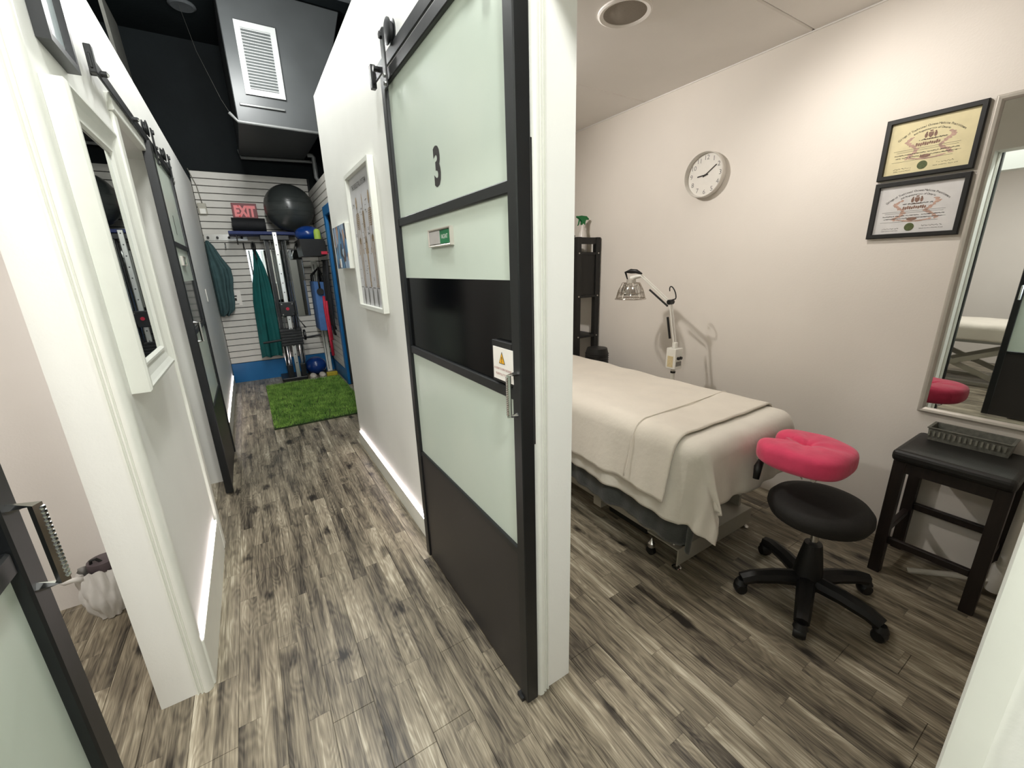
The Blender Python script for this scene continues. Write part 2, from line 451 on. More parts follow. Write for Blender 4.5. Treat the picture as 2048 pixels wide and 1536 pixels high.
# treatment room
struct('wall_room_right', B(2.566, 2.70, -0.95, 3.43, 0, 2.60), room_paint)
struct('wall_room_back', B(0.741, 2.566, 3.30, 3.43, 0, 2.60), room_paint)
struct('wall_room_front', B(0.741, 2.566, -0.95, -0.82, 0, 2.60), room_paint)
rc = struct('ceiling_room', B(0.741, 2.566, -0.82, 3.30, 2.482, 2.60), ceil_paint)
for k in range(4):
    y0 = -0.82+k*1.03
    obj('panel', B(0.743, 2.564, y0+0.002, y0+1.028, 2.468, 2.484), ceil_paint, rc, bevel=0.006, seg=1)
struct('trim_5', B(2.560, 2.566, -0.82, 3.30, 2.462, 2.469), ceil_paint)
# left treatment room
struct('wall_left_room_back', B(-3.0, -0.48, 2.32, 2.44, 0, 2.60), left_paint)
struct('wall_left_room_side', B(-3.12, -3.0, -1.6, 2.44, 0, 2.60), left_paint)
struct('wall_left_room_front', B(-3.0, -0.48, -1.72, -1.6, 0, 2.60), left_paint)
struct('ceiling_left_room', B(-3.12, -0.48, -1.72, 2.44, 2.46, 2.58), ceil_paint)
# room behind sliding door 1
struct('wall_inner_side', B(-2.6, -2.48, 2.44, 4.6, 0, 2.58), left_paint)
struct('wall_inner_back', B(-2.6, -0.48, 4.6, 4.72, 0, 2.58), left_paint)
struct('ceiling_inner_room', B(-2.6, -0.48, 2.44, 4.72, 2.46, 2.58), ceil_paint)
# black plenum: high ceiling and upper walls
hc = struct('ceiling', B(-3.2, 3.0, -4.2, 6.7, 3.92, 4.05), black_ceil)
struct('wall_upper_left', B(-3.25, -3.12, -4.2, 6.7, 0, 3.92), black_ceil)
struct('wall_upper_right', B(2.72, 2.85, -4.2, 6.7, 0, 3.92), black_ceil)
for k, y in enumerate((3.5, 4.8)):
    struct('trim_%d' % (k+8), B(-3.1, 2.7, y, y+0.05, 3.86, 3.92), mat('dark_beam_paint', (84, 88, 90), 0.6, var=0.15))
# front of the shop behind the camera: a wide daylight window
struct('wall_front', MB().prism([(-3.2, 0), (3.0, 0), (3.0, 3.92), (-3.2, 3.92), (-3.2, 0.001), (-0.30, 0.7), (-0.30, 2.5), (1.5, 2.5), (1.5, 0.7), (-0.30, 0.699)],
       (0, -4.12, 0), XH, ZH, YH, 0.12), wall_white)
wf = struct('window_1', MB().moulding((-0.30, -4.10, 0.7), XH, ZH, YH, 1.8, 1.8, [(0, 0), (0, 0.08), (0.05, 0.08), (0.05, 0)]), black_metal)
for xx in (0.28, 0.88):
    obj('mullion', B(xx-0.025, xx+0.025, -4.09, -4.03, 0.75, 2.45), black_metal, wf)
obj('pane', B(-0.25, 1.45, -4.07, -4.064, 0.75, 2.45), window_glass, wf)

# far wall of slat board, painted black above, blue skirting below
BW = 6.5
wb = struct('wall_back', B(-3.12, 2.72, BW, BW+0.12, 0, 3.92), black_ceil)
NS = 29; SP = (2.585-0.258)/NS
obj('backing', B(-0.335, 0.940, BW-0.006, BW+0.001, 0.256, 2.583), slat_gap, wb)
s0 = obj('slat', B(-0.335, 0.915, BW-0.018, BW-0.004, 0.258+0.004, 0.258+SP-0.004), slat_mat, wb, bevel=0.003, seg=1)
for k in range(1, NS):
    c = s0.copy(); COL.objects.link(c); c.parent = wb; c.location = Vector((0, 0, k*SP))+s0.location
struct('baseboard_back', B(-0.335, 0.912, BW-0.02, BW, 0, 0.256), blue_paint)
# short return wall with slats and the blue door
RX = 0.915
wr = struct('wall_return', MB().prism([(3.43, 0), (4.70, 0), (4.70, 2.02), (5.44, 2.02), (5.44, 0), (6.5, 0), (6.5, 2.43), (3.43, 2.43)],
            (RX+0.02, 0, 0), YH, ZH, XH, 0.12), slat_gap)
NR = 28; SR = (2.43-0.165)/NR
for k in range(NR):
    z0 = 0.165+k*SR
    y0 = 5.54 if z0 < 2.0 else 3.44
    obj('slat', B(RX+0.004, RX+0.02, y0, 6.48, z0+0.004, z0+SR-0.004), slat_mat, wr, bevel=0.003, seg=1)
struct('baseboard_return', B(RX, RX+0.02, 5.55, 6.48, 0, 0.16), blue_paint)
bd = tag(obj('door_4', B(RX+0.05, RX+0.09, 4.72, 5.42, 0.01, 2.0), blue_paint, bevel=0.004), 'blue painted door at the far right end of the hall', 'door', kind='structure')
obj('casing', B(RX-0.012, RX+0.03, 5.44, 5.54, 0, 2.10), blue_paint, bd, bevel=0.006)
obj('casing', B(RX-0.012, RX+0.03, 4.60, 4.70, 0, 2.10), blue_paint, bd, bevel=0.006)
obj('head_casing', B(RX-0.014, RX+0.03, 4.60, 5.54, 2.02, 2.12), blue_paint, bd, bevel=0.006)
struct("wall_shelf_side", B(0.741, RX+0.14, 3.432, 3.45, 0, 2.43), wall_white)

# rounded corner beads on the wall ends
def bead(name, x, y, sx, z1):
    """vertical moulding on a wall end: x is the hall corner, sx points into the wall end"""
    P = [(0.042, 0.0), (0.042, 0.007), (0.037, 0.008), (0.036, 0.002), (0.031, 0.002), (0.030, 0.009), (0.026, 0.010), (0.025, 0.006), (0.022, 0.006), (0.020, 0.011), (0.013, 0.013), (0.005, 0.011), (-0.001, 0.005), (-0.005, -0.003), (-0.005, -0.022), (0.0, -0.022)]
    return struct(name, MB().prism([(a*sx, -b) for a, b in P], (x, y, 0), XH, YH, ZH, z1), trim_white, smooth='auto')
bead('trim_1', WL1, 1.52, -1, 2.05)
bead('trim_2', WR0, 0.870, 1, 2.05)
def bead2(name, x, y, sx, sy, z1):
    P = [(0.0, 0.022), (0.005, 0.022), (0.005, 0.003), (0.001, -0.006), (-0.008, -0.009), (-0.03, -0.006), (-0.03, 0)]
    return struct(name, MB().prism([(a*sx, b*sy) for a, b in P], (x, y, 0), XH, YH, ZH, z1), trim_white, smooth='auto')
bead2('trim_3', WL1, 2.48, 1, -1, 2.04)
bead2('trim_4', WR0, 0.025, -1, -1, 2.05)
struct('trim_6', B(-0.352, -0.322, 2.40, 3.34, 2.035, 2.10), trim_white, bevel=0.006)
struct('trim_7', B(-0.345, -0.328, 2.41, 2.475, 0.0, 2.035), trim_white, bevel=0.006)
# LED skirting boards: low white boards with a light strip along their top
def led_board(name, x0, x1, y0, y1, z, n):
    b = struct(name, B(min(x0, x1), max(x0, x1), y0, y1, 0.0, z), trim_white, bevel=0.004)
    xa = x1
    obj('light_strip', B(min(x0, x1)+0.001, max(x0, x1)-0.001, y0+0.012, y1-0.03, z, z+0.008), led, b)
led_board('baseboard_left', WL1, WL1+0.012, 1.53, 2.39, 0.195, 1)
led_board('baseboard_left_far', WL1, WL1+0.012, 3.95, 6.3, 0.135, 1)
led_board('baseboard_right', WR0-0.012, WR0, 1.80, 3.41, 0.115, -1)

# ================================================================== sliding doors
def sliding_door(name, label, xf, nx, y0, y1, near, number, vac_open, handle_y, grp='black framed sliding doors'):
    """xf: x of the front face, nx: direction the front faces"""
    z0, z1 = 0.012, 2.09; th = 0.042
    xb = xf-nx*th
    d = thing(name, label, 'door', (xf, (y0+y1)/2, 0), grp, 'structure')
    def bx(n, a0, a1, ya, yb, za, zb, m, bv=0.002):
        return obj(n, B(min(a0, a1), max(a0, a1), ya, yb, za, zb), m, d, bevel=bv, seg=1)
    sw = 0.042
    bx('stile', xf, xb, y0, y0+sw, z0, z1, door_black, 0.003)
    bx('stile', xf, xb, y1-sw, y1, z0, z1, door_black, 0.003)
    ya, yb = y0+sw, y1-sw
    bx('rail', xf, xb, ya, yb, z1-0.04, z1, door_black, 0.003)
    bx('rail', xf-nx*0.004, xb, ya, yb, 1.565, 1.595, door_black, 0.003)
    bx('rail', xf-nx*0.004, xb, ya, yb, 1.052, 1.084, door_black, 0.003)
    bx('rail', xf-nx*0.004, xb, ya, yb, 0.560, 0.585, door_black, 0.003)
    pf, pb = xf-nx*0.014, xf-nx*0.024
    bx('frosted_pane', pf, pb, ya, yb, 1.595, z1-0.04, frost, 0)
    bx('frosted_pane', pf, pb, ya, yb, 1.366, 1.565, frost, 0)
    bx('black_pane', pf, pb, ya, yb, 1.084, 1.366, gloss_black, 0)
    bx('frosted_pane', pf, pb, ya, yb, 0.585, 1.052, frost, 0)
    bx('bottom_panel', xf-nx*0.008, pb, ya, yb, z0, 0.560, door_dark, 0)
    # pull handle: two posts and a crystal-cut bar
    hx = xf+nx*0.024
    h = obj('pull_handle', MB().tube([(xf, handle_y, 1.132), (hx, handle_y, 1.132), (hx, handle_y, 1.018), (xf, handle_y, 1.018)], 0.0072, 4, True), chrome, d)
    for k in range(18):
        zz = 1.025+k*0.0059
        obj('crystal_facet', MB().ellipsoid((hx+nx*0.006, handle_y, zz), 0.003, 0.0048, 0.0034, 6, 4), chrome, h)
    u = YH*(1 if nx > 0 else -1)
    px = xf-nx*0.0135
    yc = y0+(y1-y0)*(0.515 if nx < 0 else 0.5)
    obj('door_number', text_mb(number, 0.150, (px, yc, 1.70), u, ZH, bold=0.006, sx=0.80), ink, d)
    return d, bx, ya, yb
d3, bx3, ya3, yb3 = sliding_door('door_3', 'large sliding door with number 3, white frosted panes and black frame', 0.554, -1, 0.852, 1.767, 0.86, '3', True, 0.872)
obj('edge_seal', B(0.596, 0.605, 0.862, 0.884, 0.925, 1.68), black_plastic, d3)
obj('floor_guide', B(0.546, 0.60, 0.875, 0.905, 0.0, 0.014), black_plastic, d3)
d1, bx1, _, _ = sliding_door('door_1', 'sliding door with number 1 beyond the white mirror on the left wall', -0.298, 1, 3.06, 3.86, 3.06, '1', True, 3.085)
obj('edge_seal', B(-0.339, -0.332, 3.064, 3.10, 0.52, 1.86), black_plastic, d1)
d2, bx2, _, _ = sliding_door('door_2', 'sliding door cut by the lower left picture corner, chrome pull on its edge', -0.293, 1, -0.17, 0.733, 0.733, '2', True, 0.705)

# vacant / occupied sliders on the panes
def privacy_slider(label, px, nx, yc, zc):
    u = YH*(1 if nx > 0 else -1)
    t = thing('privacy_slider', label, 'door sign', (px, yc, zc))
    t.location = (px, yc, zc)
    w, h, dp = 0.182, 0.056, 0.013
    obj('case', MB().moulding(Vector((px, yc, zc))-u*(w/2)-ZH*(h/2), u, ZH, XH*nx, w, h, [(0, 0), (0, dp), (0.003, dp), (0.006, 0.010), (0.006, 0)]), silver, t)
    obj('label_plate', MB().prism([(0, -h/2+0.008), (w/2-0.008, -h/2+0.008), (w/2-0.008, h/2-0.008), (0, h/2-0.008)], (px, yc, zc), u, ZH, XH*nx, 0.009), green_sign, t)
    obj('slide_cover', MB().prism([(-w/2+0.008, -h/2+0.008), (0.004, -h/2+0.008), (0.004, h/2-0.008), (-w/2+0.008, h/2-0.008)], (px, yc, zc), u, ZH, XH*nx, 0.0115), mat('slider_grey', (172, 168, 164), 0.45, var=0.04), t)
    obj('lettering', text_mb('VACANT', 0.019, Vector((px+nx*0.0093, yc, zc))+u*0.040, u, ZH, sx=0.66), white_ink, t)
    return t
privacy_slider('grey and green VACANT slider on the pane of the number 3 door', 0.568, -1, 1.325, 1.497)
privacy_slider('small VACANT slider on the pane of the number 1 door', -0.312, 1, 3.42, 1.49)

# warning notice by the door pull
t = thing('warning_notice', 'white warning notice with yellow triangle in black holder by the pull', 'sign', (0.562, 0.945, 1.09))
obj('holder', B(0.553, 0.567, 0.893, 0.995, 1.092, 1.207), black_plastic, t, bevel=0.002)
obj('paper_sheet', B(0.5515, 0.553, 0.884, 0.986, 1.100, 1.190), paper, t)
uu = -YH; ox = 0.5510
tri = MB(); tri.add([(ox, 0.940+0.015, 1.146), (ox, 0.940-0.017, 1.146), (ox, 0.939, 1.180)], [(0, 1, 2)])
obj('triangle_border', tri, ink, t)
tri = MB(); tri.add([(ox-0.0004, 0.940+0.012, 1.148), (ox-0.0004, 0.940-0.014, 1.148), (ox-0.0004, 0.939, 1.1755)], [(0, 1, 2)])
obj('warning_triangle', tri, yellow_sign, t)
obj('exclamation_mark', text_mb('!', 0.022, (ox-0.0008, 0.939, 1.1575), uu, ZH, bold=0.0006), ink, t)
mb = text_mb('IN ORDER TO OPEN THE DOOR', 0.0085, (ox-0.0004, 0.936, 1.131), uu, ZH, sx=0.72)
text_mb('PLEASE PULL IT TO THE', 0.0085, (ox-0.0004, 0.940, 1.116), uu, ZH, sx=0.72, mb=mb)
obj('lettering', mb, red_ink, t)

# barn-door tracks with hangers
def track(label, xa, xb, y0, y1, zc, wheels, xdoor, nx):
    t = thing('barn_door_track', label, 'door track', ((xa+xb)/2, (y0+y1)/2, zc))
    obj('bar', B(min(xa, xb), max(xa, xb), y0, y1, zc-0.022, zc+0.022), black_metal, t, bevel=0.002, seg=1)
    for k in range(4):
        yy = y0+0.12+(y1-y0-0.24)*k/3
        xw = WL1 if nx > 0 else WR0
        obj('spacer', MB().cyl((xw, yy, zc), (xdoor+nx*0.004, yy, zc), 0.010, 10), black_metal, t)
        obj('bolt', MB().lathe([(0.009, 0), (0.009, 0.006), (0.0, 0.010)], (xdoor, yy, zc), 8, 'x') if nx > 0 else MB().tube([(xa-0.001, yy, zc), (xa-0.008, yy, zc)], [0.009, 0.007], 8), chrome, t)
    for yy in (y0+0.02, y1-0.02):
        obj('end_stop', B(min(xa, xb)-0.006, max(xa, xb)+0.006, yy-0.014, yy+0.014, zc-0.034, zc+0.05), black_metal, t, bevel=0.003)
    for yy in wheels:
        xs = xdoor+nx*0.003
        hg = obj('hanger_strap', B(min(xs, xs+nx*0.007), max(xs, xs+nx*0.007), yy-0.018, yy+0.018, zc-0.115, zc+0.065), black_metal, t, bevel=0.003)
        obj('wheel', MB().lathe([(0.0, -0.012), (0.030, -0.012), (0.040, -0.010), (0.040, -0.006), (0.031, -0.003), (0.031, 0.003), (0.040, 0.006), (0.040, 0.010), (0.030, 0.012), (0, 0.012)],
            ((xa+xb)/2, yy, zc+0.062), 20, 'x'), black_metal, hg, smooth='auto')
        obj('axle_nut', MB().tube([(xs+nx*0.006, yy, zc+0.045), (xs+nx*0.014, yy, zc+0.045)], 0.012, 6), black_metal, hg)
        for zz in (-0.10, -0.075):
            obj('strap_bolt', MB().tube([(xs+nx*0.006, yy, zc+zz), (xs+nx*0.011, yy, zc+zz)], 0.007, 8), chrome, hg)
track('black steel rail with roller above the frosted door on the right', 0.572, 0.580, 0.03, 1.95, 2.140, (1.68, 0.98), 0.554, -1)
track('black steel rail with rollers high on the left hall wall', -0.318, -0.310, 2.12, 3.95, 2.140-0.035, (3.16, 3.76), -0.298, 1)

# ================================================================== right hall wall pictures
t = thing('skeleton_poster', 'tall skeletal anatomy chart in a white frame beside the number 3 door', 'poster', (WR0, 2.42, 1.183))
obj('frame', MB().moulding((WR0-0.001, 2.690, 1.183), -YH, ZH, -XH, 0.535, 0.735, [(0, 0), (0, 0.030), (0.022, 0.030), (0.022, 0.008), (0.022, 0)]), frame_white, t, bevel=0.001, seg=1)
obj('chart_paper', B(WR0-0.010, WR0-0.006, 2.175, 2.672, 1.203, 1.900), shaded_paper, t)
px = WR0-0.0106; u = -YH
def U(a, b): return Vector((px, 2.672-a*0.497, 1.203+b*0.697))
obj('chart_title', text_mb('THE SKELETAL SYSTEM', 0.037, U(0.42, 0.915), u, ZH, sx=0.86, bold=0.0005), grey_ink, t)
def bone_figure(cx, w, sgn):
    """a standing skeleton drawn as flat print: skull, ribs, pelvis, long bones"""
    m = MB(); c = lambda a, b: U(cx+a*w, b)
    disc2(m, c(0, 0.795), u, ZH, 0.016*w*9, 0.034, 14)
    quad2(m, c(0, 0), u, ZH, -0.004, 0.004, 0.697*0.50, 0.697*0.765)
    for k in range(9):
        b = 0.715-k*0.014; hw = 0.018+0.008*math.sin(PI*(k+1)/10)
        quad2(m, c(0, b), u, ZH, -hw*w*9, hw*w*9, 0, 0.0058)
    disc2(m, c(0, 0.515), u, ZH, 0.024*w*9, 0.018, 12)
    for s in (-1, 1):
        for (a0, b0, a1, b1, r) in ((0.30*s, 0.72, 0.46*s, 0.58, 0.005), (0.46*s, 0.58, 0.52*s, 0.45, 0.004), (0.52*s, 0.45, 0.54*s, 0.41, 0.008),
                                    (0.18*s, 0.50, 0.17*s, 0.33, 0.007), (0.17*s, 0.33, 0.13*s, 0.17, 0.006), (0.13*s, 0.17, 0.20*s, 0.155, 0.008)):
            p0, p1 = U(cx+a0*w*1.6, b0), U(cx+a1*w*1.6, b1)
            dv = (p1-p0); nn = Vector((0, -dv.z, dv.y)).normalized()*r
            m.add([p0-nn, p1-nn, p1+nn, p0+nn], [(0, 1, 2, 3)])
    return m
obj('skeleton_print', bone_figure(0.24, 0.11, 1), bone_ink, t)
obj('skeleton_print', bone_figure(0.50, 0.05, 1), bone_ink, t)
obj('skeleton_print', bone_figure(0.78, 0.11, 1), bone_ink, t)
m = MB()
for k in range(4):
    disc2(m, U(0.16+0.19*k, 0.075), u, ZH, 0.017, 0.052, 10)
for k in range(5):
    quad2(m, U(0.08+0.18*k, 0.145), u, ZH, -0.028, 0.028, 0, 0.005)
obj('lower_print', m, grey_ink, t)
m = MB(); rr = random.Random(3)
for k in range(46):
    a, b = rr.choice((0.10, 0.37, 0.42, 0.62, 0.66, 0.92))+rr.uniform(-0.02, 0.02), rr.uniform(0.20, 0.80)
    quad2(m, U(a, b), u, ZH, -0.012, 0.012, 0, 0.0028)
tag(obj('caption_print', m, grey_ink, t), kind='stuff')

t = thing('photo_canvas', 'small blue photo print on a thick canvas left of the skeleton chart', 'picture', (WR0, 3.02, 1.40))
obj('canvas_block', B(0.570, WR0, 2.80, 3.20, 1.415, 1.685), frame_white, t, bevel=0.002)
obj('photo_print', B(0.5685, 0.5705, 2.803, 3.197, 1.418, 1.682), photo_mat, t)
obj('paper_tag', B(0.567, 0.5685, 3.03, 3.075, 1.425, 1.48), white_ink, t)

# ================================================================== left wall pieces
t = thing('wall_mirror', 'deep white moulded frame mirror on the left hall wall', 'mirror', (WL1, 1.84, 1.067))
prof = [(0, 0), (0, 0.044), (0.006, 0.049), (0.014, 0.050), (0.020, 0.046), (0.034, 0.039), (0.056, 0.035), (0.064, 0.034), (0.068, 0.038), (0.075, 0.038), (0.082, 0.031), (0.082, 0)]
obj('frame', MB().moulding((WL1+0.0005, 1.590, 1.067), YH, ZH, XH, 0.50, 0.815, prof), frame_white, t)
obj('mirror_pane', B(WL1+0.020, WL1+0.029, 1.67, 2.01, 1.145, 1.80), mirror_glass, t)
t = thing('wall_picture', 'black framed pale sketch hung high on the left wall, cut by the top', 'picture', (WL1, 1.83, 2.0))
obj('frame', MB().moulding((WL1+0.0005, 1.665, 1.985), YH, ZH, XH, 0.235, 0.34, [(0, 0), (0, 0.030), (0.020, 0.030), (0.020, 0.012), (0.020, 0)]), black_metal, t)
obj('picture_print', B(WL1+0.008, WL1+0.013, 1.680, 1.888, 2.0, 2.31), art_mat, t)
tag(obj('light_switch', B(WL1, WL1+0.008, 5.03, 5.11, 1.15, 1.27), white_plastic, bevel=0.003), 'white switch plate on the left wall near the hanging jacket', 'switch')

# left room: bin with a white bag, and the second massage table
t = thing('waste_bin', 'waste bin lined with a crumpled white plastic bag by the left room wall', 'bin', (-0.74, 2.16, 0))
rr = random.Random(5)
def bagf(u_, v_):
    q = 2*PI*u_; r = 0.062+0.016*math.sin(PI*v_)+0.010*math.sin(7*q+6*v_)+0.006*math.sin(13*q-9*v_)
    r *= (0.55+0.9*v_ if v_ < 0.35 else 0.865+0.10*(v_-0.35))
    return (-0.725+r*math.cos(q), 2.165+r*math.sin(q)*0.9, 0.004+0.235*v_+0.010*math.sin(3*q)*v_)
obj('bin_bag', MB().grid(bagf, 40, 14, True), bag_plastic, t, smooth=True)
obj('bag_knot', MB().tube([(-0.765, 2.13, 0.225), (-0.785, 2.12, 0.237), (-0.81, 2.125, 0.236), (-0.83, 2.13, 0.246)], [0.016, 0.010, 0.014, 0.008], 8), bag_plastic, t, smooth=True)
obj('lid', MB().lathe([(0.0, 0), (0.045, 0), (0.050, 0.012), (0.048, 0.040), (0.0, 0.046)], (-0.705, 2.17, 0.228), 20), mat('purple_grey_plastic', (84, 74, 78), 0.5, var=0.1), t, smooth='auto')
obj('lid_handle', MB().tube([(-0.735, 2.15, 0.262), (-0.732, 2.15, 0.284), (-0.715, 2.15, 0.286), (-0.70, 2.15, 0.265)], 0.006, 8), black_plastic, t)

def legs_x(t, xf, xb, ya, yb, zt):
    for xx in (xf, xb):
        obj('cross_leg', MB().obox((xx, (ya+yb)/2, zt/2), (0.012, 0, 0), Vector((0, (yb-ya)/2, zt/2-0.02)), Vector((0, -0.02, 0.02))), steel, t)
        obj('cross_leg', MB().obox((xx+0.026, (ya+yb)/2, zt/2), (0.012, 0, 0), Vector((0, (ya-yb)/2, zt/2-0.02)), Vector((0, 0.02, 0.02))), steel, t)
t = thing('massage_table', 'second massage table with crossed legs in the left room, seen in the mirror', 'massage table', (-1.75, 0.9, 0))
obj('table_top', B(-2.10, -1.42, -0.1, 1.85, 0.46, 0.66), mat('pale_grey_vinyl', (176, 178, 176), 0.5, var=0.05), t, bevel=0.05, seg=4)
legs_x(t, -1.50, -2.02, 0.75, 1.70, 0.46)
legs_x(t, -1.50, -2.02, 0.0, 0.72, 0.46)
obj('floor_bar', B(-1.52, -1.48, 0.0, 1.70, 0.0, 0.03), steel, t)
obj('floor_bar', B(-2.04, -2.0, 0.0, 1.70, 0.0, 0.03), steel, t)

# ================================================================== treatment room
# massage table on its steel lift base
TX0, TX1, TY0, TY1, TZ = 1.42, 2.145, 0.875, 2.78, 0.660
t = thing('massage_table', 'massage table on a low grey steel lift base, draped with white sheets', 'massage table', (1.78, 1.85, 0))
obj('table_top', B(TX0+0.012, TX1-0.012, TY0+0.012, TY1-0.012, TZ-0.080, TZ-0.004), black_leather, t, bevel=0.038, seg=4)
obj('top_frame', B(TX0+0.05, TX1-0.05, TY0+0.08, TY1-0.08, TZ-0.125, TZ-0.075), steel, t)
obj('side_rail', B(1.500, 1.520, 1.03, 2.75, 0.105, 0.180), steel, t, bevel=0.003)
obj('side_rail', B(2.06, 2.08, 1.03, 2.75, 0.105, 0.180), steel, t, bevel=0.003)
e = obj('end_plate', B(1.485, 2.10, 0.980, 0.986, 0.028, 0.118), steel, t, bevel=0.001, seg=1)
obj('base_plate', B(1.487, 2.098, 0.986, 1.16, 0.106, 0.114), steel, t)
obj('end_plate', B(1.485, 2.10, 2.744, 2.75, 0.028, 0.118), steel, t)
for (xx, yy) in ((1.505, 0.995), (2.075, 0.995), (1.505, 2.735), (2.075, 2.735)):
    f = obj('levelling_foot', MB().lathe([(0.0, 0), (0.020, 0), (0.022, 0.006), (0.015, 0.011), (0.006, 0.013), (0.006, 0.030), (0.0, 0.030)], (xx, yy, 0), 18), chrome, t, smooth='auto')
c = obj('caster', MB().tube([(1.475, 1.13, 0.022), (1.495, 1.13, 0.022)], 0.022, 14), black_plastic, t)
obj('caster_fork', MB().lathe([(0.018, 0), (0.018, 0.02), (0.010, 0.03), (0.0, 0.05)], (1.485, 1.13, 0.044), 12), chrome, c)
obj('rail_bolt', MB().tube([(1.500, 1.08, 0.145), (1.493, 1.08, 0.145)], [0.009, 0.006], 10), chrome, t)
obj('rail_bolt', MB().tube([(1.507, 1.02, 0.114), (1.507, 1.02, 0.124)], [0.009, 0.005], 10), chrome, t)
obj('adjust_knob', MB().lathe([(0.0, 0), (0.020, 0.0), (0.024, 0.008), (0.022, 0.022), (0.0, 0.028)], (1.545, 1.0, 0.114), 12), black_plastic, t, smooth='auto')
obj('motor_box', B(1.56, 1.80, 1.22, 1.50, 0.02, 0.16), black_plastic, t, bevel=0.012)
obj('lift_column', B(1.68, 1.84, 1.55, 2.15, 0.10, 0.56), black_plastic, t, bevel=0.01)
obj('lift_arm', MB().obox((1.76, 1.42, 0.32), Vector((0.035, 0, 0)), Vector((0, 0.30, 0.16)), Vector((0, -0.014, 0.026))), steel, t)
obj('cross_bar', B(1.50, 2.08, 1.50, 1.56, 0.06, 0.11), steel, t)

def drape(x0, x1, y0, y1, z, oL, oR, oN, oF, nu, nv, seed, flare=0.10, off=0.0, fold=0.10, r=0.05, wr=1.0, skew=0.0, lift=0.02):
    """cloth laid on a table top and hanging over its edges; corners fall as folded points"""
    rr = random.Random(seed); p1, p2, p3 = rr.random()*6, rr.random()*6, rr.random()*6
    mb = MB()
    def fn(a, b):
        s = x0-oL+(x1-x0+oL+oR)*a; q = y0-oN+(y1-y0+oN+oF)*b
        cx, cy = min(max(s, x0+r), x1-r), min(max(q, y0+r), y1-r)
        dx, dy = s-cx, q-cy; d = math.hypot(dx, dy)
        zz = z+off+wr*(0.0022*math.sin(9*s+5*q+p1)+0.0018*math.sin(21*q-13*s+p2)+0.0012*math.sin(37*s+17*q+p3))
        if d < 1e-6: return (s, q, zz)
        ux, uy = dx/d, dy/d
        arc = (r+off)*PI/2
        if d <= arc:
            th = d/(r+off); h = (r+off)*math.sin(th); drop = (r+off)*(1-math.cos(th))
        else:
            drop = (r+off)+(d-arc); h = r+off
        corner = abs(2*ux*uy)
        tang = -uy*q if abs(ux) > abs(uy) else s
        tang = q if abs(ux) > abs(uy) else s
        rip = math.sin(17*tang+p1)+0.6*math.sin(31*tang+p2)+0.4*math.sin(53*tang+p3)
        hang = max(0.0, drop-r)
        h += hang*(flare+0.032*wr*rip)+(uy < 0)*hang*fold*(max(corner, 0.0)**0.7)*(1+0.22*math.sin(2.6*math.atan2(uy, ux)*2+p2))
        drop -= lift*corner*hang
        near = 1.0 if (ux < 0 and uy < 0) else 0.0
        return (cx+ux*h+skew*hang*corner*near, cy+uy*h, zz-drop)
    return mb.grid(fn, nu, nv)
def cloth(name, label, cat, mb, m, group=None, thick=0.003, parent=None):
    o = obj(name, mb, m, parent, smooth=True, fix=False)
    md = o.modifiers.new('thickness', 'SOLIDIFY'); md.thickness = thick; md.offset = 1.0
    if label: tag(o, label, cat, group)
    return o
cloth('table_blanket', 'dark grey flannel blanket hanging under the white sheets of the table', 'blanket',
      drape(TX0, TX1, TY0, TY1, TZ+0.003, 0.44, 0.22, 0.17, 0.10, 90, 150, 11, 0.028, 0.006, 0.04, skew=0.10, lift=0.06), grey_flannel)
cloth('bed_sheet', 'long white sheet hanging in a folded point at the near table corner', 'sheet',
      drape(TX0, TX1, TY0, TY1, TZ+0.010, 0.345, 0.24, 0.265, 0.12, 120, 200, 11, 0.085, 0.016, 0.21, skew=0.36, lift=0.10), sheet_mat)
bk = cloth('top_blanket', 'white flannel cover folded back across the massage table', 'blanket',
      drape(TX0, TX1, 0.945, TY1, TZ+0.017, 0.285, 0.20, -0.034, 0.10, 84, 150, 11, 0.14, 0.024, 0.0, wr=1.0), blanket_mat, thick=0.007)
# stitched hem line of the turned-back band
def hem_at(yy, off):
    pts = []
    for k in range(60):
        s = TX0-0.270+(TX1-TX0+0.270+0.2)*k/59
        r = 0.05; cx = min(max(s, TX0+r), TX1-r); d = abs(s-cx); ux = (1 if s > cx else -1)
        R_ = r+off; arc = R_*PI/2
        if d <= arc: h, dr = R_*math.sin(d/R_), R_*(1-math.cos(d/R_))
        else: h, dr = R_, R_+d-arc
        h += max(0, dr-r)*0.155
        pts.append((cx+ux*h if d > 1e-6 else s, yy+0.02*math.sin(3*s), TZ+0.017+off-dr+0.001))
    return MB().tube(pts, 0.0032, 6)
obj('hem', hem_at(1.215, 0.034), blanket_mat, bk, smooth=True)

cloth('bed_sheet', 'plain white sheet on the crossed leg table of the left room', 'sheet',
      drape(-2.10, -1.42, -0.1, 1.85, 0.668, 0.10, 0.16, 0.10, 0.10, 50, 70, 31, 0.02, 0.006, 0.0), sheet_mat)

